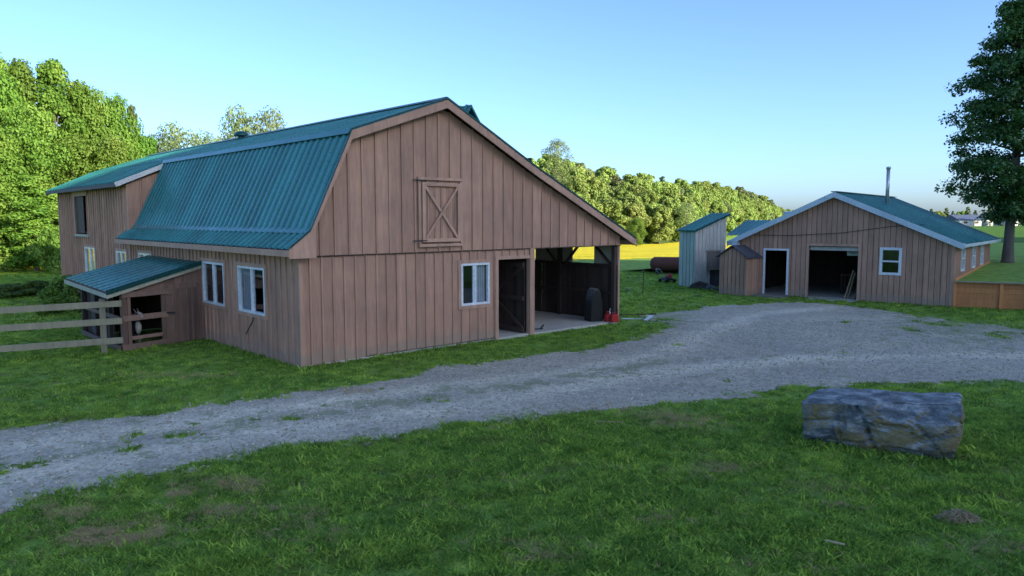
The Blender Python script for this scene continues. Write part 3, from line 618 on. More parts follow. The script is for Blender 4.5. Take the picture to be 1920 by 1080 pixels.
mb = MB(); mb.hexa([(-.3, -.3, 3.52), (2.7, -.3, 3.7), (2.7, 6.4, 3.7), (-.3, 6.4, 3.52), (-.3, -.3, 3.75), (2.7, -.3, 3.9), (2.7, 6.4, 3.9), (-.3, 6.4, 3.75)], .5); mb.build('roof', 'fascia', pnl)
# ------------------------------------------------------------------ small brown hut
h0, h1, h2 = P(1348, 551.5), P(1398, 556), P(1421, 551)
hx = (h1-h0).normalized(); HR = math.atan2(hx.y, hx.x); wd = (h1-h0).length; dp = .95
hut = thing('storage_hut', 'narrow brown storage hut with dark shingles in front of the workshop', 'hut', h0, HR)
mb = MB(); hz = lambda s: 1.72+.38*(1-abs(s-wd/2)/(wd/2))
boards(mb, (0, 0, 0), X, nY, wd, .02, hz, [], pitch=.2, bw=.03, bt=.015); boards(mb, (wd, 0, 0), Y, X, dp, .02, 1.7, [], pitch=.2, bw=.03, bt=.015); boards(mb, (0, 0, 0), Y, nX, dp, .02, 1.7, [], pitch=.2); boards(mb, (0, dp, 0), X, Y, wd, .02, hz, [], pitch=.2, batten=False); mb.build('walls', 'siding', hut)
mb = MB(); 
for sx in (0, 1):
    a = Vector((-.13 if sx == 0 else wd+.13, -.12, 1.64)); b = Vector((wd/2, -.12, 2.14)); y_ = Vector((0, dp+.24, 0)); u_ = Vector((0, 0, .045))
    mb.hexa([a, a+y_, b+y_, b, a+u_, a+y_+u_, b+y_+u_, b+u_], .5)
mb.build('roof', 'shingle', hut)
# ------------------------------------------------------------------ grey metal shed
m0, m1 = P(1272, 537), P(1302, 540.5); ma = (m1-m0).normalized(); mw = (m1-m0).length
MR = math.atan2(ma.y, ma.x)      # local x along the narrow front, y back-right
ms = thing('metal_shed', 'tall grey metal shed with a single slope green roof', 'shed', m0, MR)
mz = lambda s: 2.76+s*.38
LW = 1.95
mb = MB(); boards(mb, (0, 0, 0), X, nY, mw, .02, 2.76, [], pitch=.25, bw=.03, bt=.012, jit=0); boards(mb, (0, 0, 0), Y, nX, LW, .02, mz, [], pitch=.25, batten=False); mb.build('front_wall', 'shed_metal', ms)
mb = MB(); boards(mb, (mw, 0, 0), Y, X, LW, .02, mz, [], pitch=.23, bw=.05, bt=.02, jit=.002); boards(mb, (0, LW, 0), X, Y, mw, .02, mz(LW)-.02, [], pitch=.25, batten=False); mb.build('side_wall', 'shed_light', ms)
mb = MB(); a = Vector((-.1, -.12, 2.76)); ribbed(mb, a, X, (0, LW+.25, (LW+.25)*.38), mw+.22); deck(mb, a, X, (0, LW+.25, (LW+.25)*.38), mw+.22, .05); mb.build('roof', 'roof', ms)
mb = MB(); mb.bar((mw+.14, -.12, 2.76), (mw+.14, LW+.13, mz(LW)+.04), .03, .1); mb.build('roof_edge', 'roof_dark', ms)
mb = MB(); boards(mb, (mw+.03, .72, 0), Y, X, .85, .95, 1.72, [], pitch=.21, off=.02, batten=False, jit=.006); ht = mb.build('hatch', 'grey_board', ms)
mb = MB(); mb.box(mw+.02, mw+.22, .75, 1.65, .86, .93); mb.build('ledge', 'grey_wood', ms); mb = MB(); mb.box(mw+.02, mw+.07, .66, 1.62, 1.74, 1.8); mb.build('drip_cap', 'grey_wood', ms)
mb = MB(); boards(mb, (mw+.03, .95, 0), Y, X, .7, .05, .84, [], pitch=.3, off=.005, batten=False); mb.build('lower_board', 'shingle', ms)
# rocks and junk round the shed
def rock(name, loc, sz_, m, label, cat, seed, group=None, rz=0., sub=3):
    bm = bmesh.new(); bmesh.ops.create_icosphere(bm, subdivisions=sub, radius=1)
    for v in bm.verts:
        n_ = mn.noise(v.co*1.3+Vector((seed*7, 0, 0)))*.35+mn.noise(v.co*3.1+Vector((seed*3, 5, 0)))*.14
        v.co = Vector((v.co.x*sz_[0], v.co.y*sz_[1], max(v.co.z, -.3)*sz_[2]))*(1+n_)
    me = bpy.data.meshes.new(name); bm.to_mesh(me); bm.free(); me.materials.append(M[m]); me.attributes.new('tone', 'FLOAT', 'FACE')
    o = bpy.data.objects.new(name, me); COL.objects.link(o); o.location = loc; o.rotation_euler.z = rz
    return tag(o, label, cat, group)
rock('rock', P(1312, 542)+Vector((0, 0, .08)), (.42, .3, .3), 'tanrock', 'rounded tan rock at the foot of the grey metal shed', 'rock', 2, 'rocks by the metal shed')
rock('rock', P(1333, 544)+Vector((0, 0, .05)), (.28, .2, .2), 'shed_light', 'pale grey rock next to the small brown hut', 'rock', 5, 'rocks by the metal shed')
rock('rock', P(1345, 547)+Vector((0, 0, .03)), (.13, .11, .1), 'pebble', 'little dark rock wedged beside the brown hut corner', 'rock', 8, 'rocks by the metal shed')
tk = thing('rusty_tank', 'rusty barrel shaped tank lying on stubby legs beside the metal shed', 'tank', P(1250, 514), -.15)
mb = MB(); mb.tube([(-1.0, 0, .62), (-.92, 0, .62), (-.75, 0, .62), (.95, 0, .62), (1.1, 0, .62), (1.18, 0, .62)], [.12, .3, .42, .42, .32, .1], 18); mb.build('tank_body', 'rust', tk, smooth=True)
for x in (-.6, .7):
    mb = MB(); mb.box(x-.06, x+.06, -.3, .3, -.02, .3); mb.build('leg', 'iron', tk)
mo = thing('garden_mower', 'small red and black mower in the grass near the metal shed', 'mower', P(1251, 530), .5)
mb = MB(); mb.hexa([(-.3, -.22, .12), (.3, -.22, .12), (.3, .22, .12), (-.3, .22, .12), (-.25, -.18, .3), (.22, -.18, .3), (.22, .18, .3), (-.25, .18, .3)]); mb.build('mower_deck', 'black', mo, bevel=.04)
mb = MB(); mb.hexa([(-.05, -.14, .3), (.25, -.14, .3), (.25, .14, .3), (-.05, .14, .3), (0, -.1, .48), (.2, -.1, .46), (.2, .1, .46), (0, .1, .48)]); mb.build('engine_cover', 'red', mo, bevel=.03)
for x in (-.26, .26):
    for y in (-.26, .26): mb = MB(); mb.tube([(x, y-.03, .11), (x, y+.03, .11)], .11, 14); mb.build('wheel', 'black', mo)
mb = MB(); mb.tube([(-.25, -.16, .3), (-.65, -.16, .72), (-.68, 0, .75), (-.65, .16, .72), (-.25, .16, .3)], .014, 6); mb.build('handlebar', 'steel', mo)
sk = thing('metal_stake', 'thin dark metal stake standing alone in the grass', 'stake', P(1205, 553))
mb = MB(); mb.bar((0, 0, 0), (.03, 0, 1.15), .035, .03, t=.5); mb.build('stake_shaft', 'iron', sk)
mb = MB(); mb.box(-.03, .08, -.02, .02, 1.05, 1.12); mb.build('stake_clip', 'iron', sk)
g0 = P(1210, 603)
mb = MB(); mb.bar((0, 0, .04), (.28, .42, .14), .13, .02, t=.5); mb.bar((.28, .42, .14), (.12, .5, .13), .1, .02, t=.5); o = mb.build('downspout_scrap', 'pipe', None, at=g0); tag(o, 'bent white downspout scrap lying in the grass past the barn bay', 'scrap')
mb = MB(); mb.bar((0, 0, .03), (.75, -.1, .03), .06, .03, t=.5); o = mb.build('white_strip', 'pipe', None, at=P(1165, 599)); tag(o, 'flat white strip on the grass just outside the bay corner post', 'scrap')
mb = MB(); mb.tube([(0, 0, .02), (.5, .1, .03), (1.3, .3, .02)], .03, 6); o = mb.build('fallen_branch', 'dark_wood', None, at=P(1162, 592)); tag(o, 'dark fallen branch on the grass beside the white scrap', 'branch')
for k, (x, y) in enumerate(((1178, 545), (1197, 521), (1308, 556))):
    rock('pale_debris', P(x, y)+Vector((0, 0, .02)), (.16, .1, .05), 'pipe', ['pale litter in the grass left of the metal stake', 'pale litter in the grass right behind the stake', 'pale litter in the grass before the metal shed'][k], 'litter', k+3, 'pale litter in the grass', sub=2)
mb = MB(); mb.bar((0, 0, .03), (.46, -.02, .03), .03, .015, t=.9); o = mb.build('stick', 'straw', None, at=P(1115, 794)); tag(o, 'long pale stick on the lawn just below the gravel edge', 'stick')
mb = MB(); mb.bar((0, 0, .05), (.15, -.12, .06), .03, .012, t=1.); o = mb.build('wood_sliver', 'straw', None, at=P(1546, 1022)); tag(o, 'short pale wood sliver lying in the lawn below the boulder', 'stick')
# ------------------------------------------------------------------ boulder
def boulder():
    A = P(1500, 832); B = P(1800, 876); d = (B-A).normalized(); n_ = Vector((-d.y, d.x, 0)); Lb = (B-A).length; rz = math.atan2(d.y, d.x)
    bm = bmesh.new(); nx, ny, nz = 56, 26, 20
    bmesh.ops.create_cube(bm, size=1.)
    bmesh.ops.subdivide_edges(bm, edges=bm.edges[:], cuts=38, use_grid_fill=True)
    for v in bm.verts:
        x, y, z = v.co.x+.5, v.co.y+.5, v.co.z+.5
        D_ = 1.15+.1*x
        top = .66+.15*x+.02*math.sin(x*7)
        # rounded box
        p = Vector(((x-.5)*2, (y-.5)*2, (z-.5)*2)); q = Vector([math.copysign(abs(c)**.9, c) for c in p])
        L_ = (abs(p.x)**16+abs(p.y)**16+abs(p.z)**16)**(1/16.); p = p/L_ if L_ > 1 else p
        X_ = (p.x*.5+.5)*Lb; Y_ = (p.y*.5+.5)*D_; Z_ = (p.z*.5+.5)*top
        front = max(0, 1-y*3)
        # chamfer of the upper right front, undercut below, cleft lines
        if x > .42: Y_ += front*max(0, z-.72)*1.2*min(1, (x-.42)*6)
        Y_ += front*max(0, .25-z)*.5
        X_ -= max(0, x-.9)*max(0, .5-z)*.9*Lb
        for x0, q0, am_ in ((.27, .10, .06), (.43, -.16, .08), (.8, -.3, .05)):
            dl = abs(x-x0-(z-.5)*q0)/.022
            if dl < 1: Y_ += front*am_*(1-dl)
        c = Vector((X_, Y_, Z_)); s = Vector((X_*1.4, Y_*1.4, Z_*2.4))
        cell = mn.cell(Vector((X_*2.1+mn.noise(s)*.5, Y_*2.1, Z_*4.2+mn.noise(s*1.3)*.6)))
        vd = mn.voronoi(Vector((X_*1.7, Y_*1.7, Z_*2.6))+Vector((3.1, 0, 1)))[0]
        k = vd[1]-vd[0]
        off = mn.fractal(s*1.6, .9, 2.1, 5)*.045+(k-.3)*.09-(.03 if k < .06 else 0)
        ctr = Vector((Lb*.5, D_*.5, top*.45)); nrm = Vector(((X_-ctr.x)/Lb, (Y_-ctr.y)/D_, (Z_-ctr.z)/top)); nrm.normalize()
        c += nrm*off*(.35 if z > .97 else .85)
        c.z += .01*mn.noise(Vector((X_*6, Y_*14, 0)))
        v.co = c-Vector((0, 0, .03))
    me = bpy.data.meshes.new('boulder'); bm.to_mesh(me); bm.free(); me.materials.append(M['stone'])
    o = bpy.data.objects.new('boulder', me); COL.objects.link(o); o.location = A; o.rotation_euler.z = rz
    tag(o, 'long flat topped grey boulder with mossy front lying on the lawn', 'boulder'); return A, d, n_, Lb
bA, bd, bn_, bL = boulder()
# ------------------------------------------------------------------ ground sheets
def sm(x, a, b): t = np.clip((x-a)/(b-a), 0, 1); return t*t*(3-2*t)
def gz(x, y):
    x = np.asarray(x, float); y = np.asarray(y, float)
    z = -3.2*sm(y, 62, 200)*sm(x/np.maximum(y, 1), -.55, -.3)
    return z
def grid(name, xs, ys, zf, m, label=None, kind='structure', off=0., keep=None, attrs=None):
    Xg, Yg = np.meshgrid(xs, ys); Z = zf(Xg, Yg)+off; nxx = len(xs); v = np.stack([Xg, Yg, Z], -1).reshape(-1, 3)
    i, j = np.meshgrid(np.arange(nxx-1), np.arange(len(ys)-1)); a = (j*nxx+i).ravel(); f = np.stack([a, a+1, a+1+nxx, a+nxx], -1)
    if keep is not None: f = f[keep.ravel()]
    me = bpy.data.meshes.new(name)
    me.vertices.add(len(v)); me.vertices.foreach_set('co', v.ravel()); me.loops.add(f.size); me.loops.foreach_set('vertex_index', f.ravel())
    me.polygons.add(len(f)); me.polygons.foreach_set('loop_start', np.arange(len(f))*4); me.update(calc_edges=True)
    if attrs:
        for k, av in attrs.items(): a_ = me.attributes.new(k, 'FLOAT', 'POINT'); a_.data.foreach_set('value', av.ravel())
    me.materials.append(M[m]); me.polygons.foreach_set('use_smooth', [True]*len(f)); o = bpy.data.objects.new(name, me); COL.objects.link(o); tag(o, label, None, None, kind); return o
def nonuni(a): return np.array(sorted(set(a)))
gx = nonuni(list(np.linspace(-60, 60, 61))+[-1500, -1000, -700, -500, -350, -250, -180, -140, -110, -90, -75, 75, 90, 110, 140, 180, 250, 350, 500, 700, 1000, 1500])
gy = nonuni(list(np.linspace(-20, 240, 105))+[-1500, -600, -200, -80, -40, 260, 300, 350, 420, 500, 650, 900, 1400, 2200])
grid('ground', gx, gy, gz, 'ground')
# hay field beyond the yard
fx = np.linspace(-75, 60, 90); fy = np.linspace(44, 215, 110); XX, YY = np.meshgrid(fx[:-1], fy[:-1])
edge = np.interp(XX, [-75, -40, -29, -20, 3, 13, 20, 60], [44, 42, 43, 50, 60, 61, 64, 70])+(fbm(XX*.3, YY*.3, 5)-.5)*3
grid('field', fx, fy, gz, 'hay', off=.012, keep=(YY > edge))
# raised lawn to the right, behind the retaining wall
def lawn():
    vs = []; fs = []
    def patch(ss, L0f, zf):
        base = len(vs); ts = [0, .5, 1.2, 2.2, 3.5, 5, 7, 9, 12, 16, 22, 30, 42, 60, 85, 120, 170, 230, 300]
        for s in ss:
            for t in ts:
                l = L0f(s)+t; p = ww(l, s); vs.append((p.x, p.y, zf(l, s)))
        n = len(ts)
        for i in range(len(ss)-1):
            for j in range(n-1): a = base+i*n+j; fs.append((a, a+1, a+1+n, a+n))
    zf = lambda l, s: .985+min(max(l+.25*min(s, 0), 0)*.037, .36)
    k = math.tan(RWZ-WR+math.pi/2)
    patch([-150, -100, -60, -40, -30, -20, -14, -10, -7, -5, -3.5, -2.4, -1.5, -.8, -.3, -.035], lambda s: (-s)*k*-1*-1 if False else (-s)*kk, zf)
    patch([-.035, 3, 6, 10, 16, 24, 34], lambda s: 9.03, lambda l, s: zf(l, s) if s < 9 else zf(l, s)-(s-9)*.12)
    me = bpy.data.meshes.new('raised_lawn'); me.from_pydata(vs, [], fs); me.materials.append(M['ground']); me.polygons.foreach_set('use_smooth', [True]*len(fs))
    o = bpy.data.objects.new('raised_lawn', me); COL.objects.link(o); o['kind'] = 'structure'
rl = rw-WO; kk = rl.dot(NW)/(-rl.dot(DW)); lawn()
# far pasture at the right
def far_pasture():
    c = P(1900, 470, 1.34); vs = []; fs = []
    ys = [62, 66, 72, 80, 95, 115, 140, 170, 205, 250, 300]; xs = np.linspace(.60, 1.4, 24)
    for y in ys:
        for q in xs: vs.append((q*y*1., y+1.2*math.sin(q*31), 1.345+.012))
    n = len(xs)
    for i in range(len(ys)-1):
        for j in range(n-1): a = i*n+j; fs.append((a, a+1, a+1+n, a+n))
    me = bpy.data.meshes.new('pasture'); me.from_pydata(vs, [], fs); me.materials.append(M['pasture']); o = bpy.data.objects.new('pasture', me); COL.objects.link(o); o['kind'] = 'structure'
far_pasture()
# driveway: ragged gravel sheet
dpx = [(-650, 1120), (-300, 1030), (0, 955), (120, 930), (250, 897), (400, 868), (520, 845), (640, 828), (760, 812), (950, 788), (1150, 765), (1300, 750), (1400, 737), (1500, 728), (1700, 719), (1920, 712), (2150, 706),
       (2150, 625), (1920, 618), (1800, 604), (1700, 590), (1600, 574), (1500, 566), (1430, 568), (1340, 575), (1250, 585), (1190, 592), (1240, 604), (1252, 615), (1225, 628), (1180, 641), (1110, 655), (1035, 665), (884, 683), (830, 690), (730, 709), (640, 724), (580, 737), (407, 759), (285, 777), (153, 793), (40, 803), (-140, 822), (-650, 880)]
poly = np.array([[p.x, p.y] for p in (P(x, y) for x, y in dpx)])
def sdist(x, y, pl):
    d = np.full(x.shape, 1e9); ins = np.zeros(x.shape, bool); n = len(pl)
    for i in range(n):
        ax, ay = pl[i]; bx_, by = pl[(i+1) % n]; ex, ey = bx_-ax, by-ay
        t = np.clip(((x-ax)*ex+(y-ay)*ey)/(ex*ex+ey*ey), 0, 1); d = np.minimum(d, np.hypot(x-ax-t*ex, y-ay-t*ey))
        c = ((ay > y) != (by > y)) & (x < (bx_-ax)*(y-ay)/(by-ay+1e-12)+ax); ins ^= c
    return np.where(ins, d, -d)
def inpx(x, y):                                   # where a ground point sits in the photo, used only to lay out real patches
    Yc = y*math.cos(PT)+HC*math.sin(PT); Zc = y*math.sin(PT)-HC*math.cos(PT); return 960+F*x/Yc, 540-F*Zc/Yc
tracks = [np.array([[p.x, p.y] for p in (P(*q) for q in t_)]) for t_ in (
    [(-500, 1010), (150, 872), (400, 825), (640, 792), (850, 765), (1100, 722), (1300, 690), (1500, 672), (1800, 668), (2100, 668)],
    [(-500, 925), (150, 822), (400, 782), (640, 752), (850, 722), (1100, 692), (1250, 660), (1330, 620), (1420, 590), (1560, 576)])]
def pldist(x, y, pl):
    d = np.full(x.shape, 1e9)
    for (ax, ay), (bx_, by) in zip(pl, pl[1:]):
        ex, ey = bx_-ax, by-ay; t = np.clip(((x-ax)*ex+(y-ay)*ey)/(ex*ex+ey*ey), 0, 1); d = np.minimum(d, np.hypot(x-ax-t*ex, y-ay-t*ey))
    return d
def gravel_amt(x, y):
    s = sdist(x, y, poly); px, py = inpx(x, y)
    e = s+(fbm(x*1.1, y*1.1, 3)-.5)*.9+(fbm(x*5, y*5, 9)-.5)*.55
    far = np.clip((px-1560)/250, 0, 1)*np.clip((665-py)/50, 0, 1)*np.clip((py-560)/20, 0, 1)+np.clip((1330-px)/80, 0, 1)*np.clip((625-py)/20, 0, 1)*np.clip((px-1150)/50, 0, 1)
    mixn = fbm(x*1.6, y*1.6, 21, 5)
    hole = (mixn < .14+.26*np.clip(far, 0, 1))
    mid = pldist(x, y, (tracks[0][:7]+tracks[1][:7])/2)
    hole |= (mid < .55) & (px < 900) & (fbm(x*3.3, y*3.3, 31, 5) > .66+mid*.2)
    return np.where(hole, -.1, e), s, far
dx = np.arange(-24, 26, .085); dy = np.arange(6.5, 34, .085); Xc, Yc = np.meshgrid(dx[:-1]+.04, dy[:-1]+.04)
am, _, _ = gravel_amt(Xc, Yc); Xv, Yv = np.meshgrid(dx, dy)
_, _, farv = gravel_amt(Xv, Yv)
tv = np.zeros(Xv.shape)
for t_ in tracks: tv = np.maximum(tv, np.exp(-(pldist(Xv, Yv, t_)/.42)**2))
mid = pldist(Xv, Yv, (tracks[0][:7]+tracks[1][:7])/2)
tv = np.clip(tv*(.5+fbm(Xv*.8, Yv*.8, 4)), 0, 1)*.9
grid('driveway', dx, dy, gz, 'gravel', off=.008, keep=am > 0, attrs={'tone': tv, 'weed': np.clip(farv+.6*np.exp(-(mid/.5)**2), 0, 1)})
# far wooded hillside terrain and an unseen ridge added to shade the yard
bx_px = [900, 980, 1060, 1150, 1240, 1320, 1380, 1430, 1475, 1520]
D0 = [150, 160, 172, 185, 198, 235, 300, 380, 470, 560]
SKY = [290, 296, 296, 325, 329, 344, 353, 372, 393, 404]
def hill_at(px, k, K=5):                          # ground of row k of the hillside
    d = np.interp(px, bx_px, D0)+k*9.; zt = HC+(411-np.interp(px, bx_px, SKY))*d/F
    zk = zt-10.5; z0 = -3.2; z = z0+(zk-z0)*min(1, max(0, k/(K-1.))); return d, z
mb = MB(); cols = np.linspace(900, 1520, 32); rows = [-.4, 0, 1, 2, 3, 4, 5, 9]
def hp(px, k):
    d, z = hill_at(px, k); 
    if k < 0: z = -3.4
    if k > 5: z = -4
    return PD(px, 411, d).xy.to_3d()+Vector((0, 0, z))
for a, b in zip(cols, cols[1:]):
    for r0, r1 in zip(rows, rows[1:]): mb.poly([hp(a, r0), hp(b, r0), hp(b, r1), hp(a, r1)])
o = mb.build('hill', 'forest', None, smooth=True); tag(o, None, None, None, 'structure')
SAZ = math.radians(52); SH_ = Vector((math.sin(SAZ), -math.cos(SAZ), 0)); PH_ = Vector((math.cos(SAZ), math.sin(SAZ), 0))
rt = [-70, -40, -22, -10, 14, 30, 46, 50, 55, 60, 98, 112, 135, 165]; rh = [-3, 25, 42, 48, 48.4, 48, 48.8, 47, 42, 41.6, 37, 28, 12, -3]  # ridge heights shaped so its shadow covers the yard but spares the field
mb = MB(); ny = 110; tt = np.linspace(-70, 165, ny); pro = [(-55, -.02), (-32, .4), (-14, .8), (0, 1.), (14, .95), (40, .7), (90, .3), (150, -.02)]
def rg(i, j):
    h = np.interp(tt[i], rt, rh); q = SH_*(110+pro[j][0])+PH_*tt[i]; return (q.x, q.y, max(-1, h*pro[j][1]+(mn.noise(Vector((i*.45, j*.9, 0)))*1.3 if 0 < j < 7 else 0)))
for i in range(ny-1):
    for j in range(len(pro)-1): mb.poly([rg(i, j), rg(i+1, j), rg(i+1, j+1), rg(i, j+1)])
o = mb.build('shade_hill', 'forest', None, smooth=True); tag(o, None, None, None, 'structure')
# ------------------------------------------------------------------ leaves, crowns, trees
def leaves_mesh(name, pos, nrm, size, m, aspect=.6):
    n = len(pos); r = RN.normal(size=(n, 3)); a = np.cross(nrm, r); a /= np.linalg.norm(a, axis=1)[:, None]+1e-9; b = np.cross(nrm, a)
    s = (size*RN.uniform(.6, 1.3, n))[:, None]; v = np.stack([pos-a*s, pos-b*s*aspect, pos+a*s, pos+b*s*aspect], 1)
    v[:, 1] += nrm*s*.15; v[:, 3] += nrm*s*.15
    me = bpy.data.meshes.new(name); me.vertices.add(4*n); me.vertices.foreach_set('co', v.ravel().astype(np.float32))
    me.loops.add(4*n); me.loops.foreach_set('vertex_index', np.arange(4*n)); me.polygons.add(n); me.polygons.foreach_set('loop_start', np.arange(n)*4); me.update(calc_edges=True)
    me.materials.append(M[m]); return me
def lobes_leaves(lobes, n, up=.3, jit=.55):
    c = np.array([l[:3] for l in lobes]); r = np.array([l[3] for l in lobes]); w = r**2; w /= w.sum()
    idx = RN.choice(len(lobes), n, p=w); d = RN.normal(size=(n, 3)); d[:, 2] = d[:, 2]*.8+.15; d /= np.linalg.norm(d, axis=1)[:, None]
    rr = r[idx]*RN.uniform(.55, 1.12, n); pos = c[idx]+d*rr[:, None]*np.array([1, 1, .8])
    nr = d+RN.normal(size=(n, 3))*jit+np.array([0, 0, up]); nr /= np.linalg.norm(nr, axis=1)[:, None]; return pos, nr
def make_lobes(kind, H, R, seed, nl):
    rnd = random.Random(seed); L = []
    for i in range(nl):
        t = (i+.5)/nl; a = i*2.4+rnd.uniform(-.5, .5)
        if kind == 'round': prof = math.sin(math.pi*(.12+.82*t))**.7; z0 = .16
        elif kind == 'cone': prof = (1-t)**.8*1.05+.06; z0 = .14
        elif kind == 'tall': prof = (math.sin(math.pi*(.1+.86*t)))**.5*(1-.35*t); z0 = .05
        else: prof = .5+.5*math.sin(math.pi*t); z0 = .3
        z = H*(z0+(1-z0)*t*.95); rad = R*prof*rnd.uniform(.35, .95)
        L.append((math.cos(a)*rad, math.sin(a)*rad, z, R*rnd.uniform(.24, .42)*(1 if kind != 'cone' else (.9-.5*t))))
    return L
def trunk_mb(H, r, lobes, seed, nl=9, lean=0., bottom=0.):
    rnd = random.Random(seed); mb = MB(); pts = [(0, 0, -.2), (0, 0, .15), (.03*H*rnd.uniform(-1, 1)*.5, .01*H, H*.3), (lean+.02*H*rnd.uniform(-1, 1), 0, H*.6), (lean, 0, H*.9)]
    mb.tube(pts, [r*1.35, r*1.05, r*.85, r*.5, r*.12], 10)
    for l in rnd.sample(lobes, min(nl, len(lobes))):
        z0 = max(H*.18, l[2]*.75-.3); mb.tube([(0, 0, z0), (l[0]*.5, l[1]*.5, (z0+l[2])/2+.1), (l[0], l[1], l[2])], [r*.33, r*.2, r*.05], 6)
    return mb
def tree_proto(kind, H, R, seed, nl, n, leaf, m, tr=.16, up=.3, ls=1.):
    lb = [(a, b, c, d*ls) for a, b, c, d in make_lobes(kind, H, R, seed, nl)]; pos, nr = lobes_leaves(lb, n, up); cm = leaves_mesh('crown', pos, nr, leaf, m)
    t = trunk_mb(H, tr, lb, seed).build('trunk', 'bark', None, smooth=True); tm = t.data; bpy.data.objects.remove(t); return cm, tm
def plant(name, label, cat, loc, rz, sc, meshes, group=None, names=('crown', 'trunk'), szz=None):
    t = thing(name, label, cat, loc, rz, group); t.scale = (sc, sc, (szz or sc))
    for nme, me in zip(names, meshes):
        o = bpy.data.objects.new(nme, me); COL.objects.link(o); o.parent = t
    return t
NEAR = [tree_proto('tall', 12, 3.3, 31, 70, 24000, .13, 'leaf_bright', ls=.78), tree_proto('round', 12, 4.0, 32, 70, 26000, .13, 'leaf_bright', ls=.78), tree_proto('tall', 12, 2.6, 33, 60, 19000, .125, 'leaf_bright', ls=.8)]
AIRY = tree_proto('round', 12, 3.6, 41, 30, 5200, .15, 'leaf_olive', .12)
SPRUCE = tree_proto('cone', 12, 2.5, 42, 46, 10000, .14, 'leaf_spruce', .14, .0)
HILL = [tree_proto('round', 11, 3.9, 51+i, 38, 8500, .32, m, .2, ls=.88) for i, m in enumerate(('leaf_hill', 'leaf_hill', 'leaf_hill', 'leaf_olive'))]+[tree_proto('cone', 11, 3.0, 57, 26, 3600, .28, 'leaf_spruce', .2)]
# left trees: photo column, top row, width in pixels, distance, prototype, label
LT = [(-60, 100, 190, 52, 1, 'bright green maple cut off by the photo edge, nearest the fence'), (25, 122, 150, 55, 0, 'broad bright green tree at the left edge, taller than the barn'),
      (98, 118, 130, 56, 2, 'tallest slim bright green tree left of the barn'), (150, 160, 130, 58, 0, 'bright green tree rising just above the rear barn roof corner'),
      (205, 190, 120, 60, 1, 'bright tree behind the rear roof corner, lower than its left neighbour'), (245, 200, 80, 63, 'S', 'dark feathery conifer poking out beside the bright trees'),
      (275, 258, 90, 62, 2, 'small bright tree against the green roof edge'), (50, 210, 150, 50, 1, 'leafy green tree low in front of the tall slim one'), (-10, 250, 160, 47, 0, 'full green tree at the photo edge over the sunny strip'),
      (130, 260, 150, 51, 0, 'rounded green tree directly behind the rear barn wall'), (205, 268, 130, 53, 1, 'green tree just above the rear green roof slope'),
      (60, 330, 150, 47, 2, 'low bushy green tree beside the rear barn corner'), (332, 243, 100, 78, 'A', 'thin olive tree showing over the green roof'),
      (385, 258, 90, 86, 'A', 'pale wispy tree low over the barn ridge'), (300, 262, 80, 80, 'A', 'olive tree half hidden beside the bright tree'),
      (448, 214, 90, 72, 'A', 'large pale airy tree over the ridge, left half of the pair'), (500, 216, 100, 73, 'A', 'large pale airy tree over the ridge, right half of the pair'), (425, 262, 70, 88, 'A', 'short pale tree next to the round roof vent')]
rnd = random.Random(5)
for px, ty, wpx, d, pr, lab in LT:
    top = PD(px, ty, d); zt = top.z; sc = zt/12.; ms_ = AIRY if pr == 'A' else SPRUCE if pr == 'S' else NEAR[pr]
    R0 = {'A': 3.8, 'S': 2.6, 0: 3.9, 1: 4.6, 2: 3.2}[pr]; wr = wpx*d/F/2; t = plant('conifer' if pr == 'S' else 'broadleaf_tree', lab, 'tree', (top.x, top.y, 0), rnd.uniform(0, 6.28), sc, ms_, 'trees beyond the barn at the left')
    t.scale = (wr/R0*1.12, wr/R0*1.12, sc*1.04)
# hillside trees
H_ = 0
rnd = random.Random(9)
def where(px):
    return 'behind the open bay roof' if px < 1090 else 'above the yellow field' if px < 1260 else 'above the grey metal shed' if px < 1370 else 'beyond the left eave of the workshop'
for k in (0, .5, 1, 1.6, 2.3, 3, 3.5, 4):
    px = 900+rnd.uniform(0, 15)
    while px < 1500:
        d, z = hill_at(px, k+rnd.uniform(-.25, .25)); w = 7.6/d*F
        if k > 0 or True:
            i = rnd.choices([0, 1, 2, 3, 4], [4, 4, 4, 2.2, 1.2])[0]; hgt = rnd.uniform(.88, 1.1)
            p = PD(px, 411, d); kind = {3: 'pale olive', 4: 'dark pointed'}.get(i, 'green rounded')
            pos = ('at the wood edge', 'low in the wood', 'midway upslope', 'high upslope', 'on the skyline')[round(k)]
            t = plant('hillside_tree', f'{kind} tree {pos}, {where(px)}', 'tree', (p.x, p.y, z-.3), rnd.uniform(0, 6.28), hgt*rnd.uniform(.95, 1.1), HILL[i], 'trees on the wooded hillside', szz=hgt)
        px += w*rnd.uniform(.6, .85)
        if d > 420: px += w*.4
t = plant('hillside_tree', 'tall airy tree standing above the skyline right of the barn roof', 'tree', (*PD(1044, 411, 178).xy, hill_at(1044, 4)[1]), 1., 1.02, AIRY, 'trees on the wooded hillside')
t = plant('hillside_tree', 'bare greyish brown tree on the edge of the wood over the metal shed roof', 'tree', (*PD(1287, 411, 205).xy, -3.), 1., .9, AIRY, 'trees on the wooded hillside')
t = plant('hillside_tree', 'lime green young tree at the field edge near the barn eave', 'tree', (*PD(1195, 411, 160).xy, -3.), 1., .55, NEAR[1], 'trees on the wooded hillside')
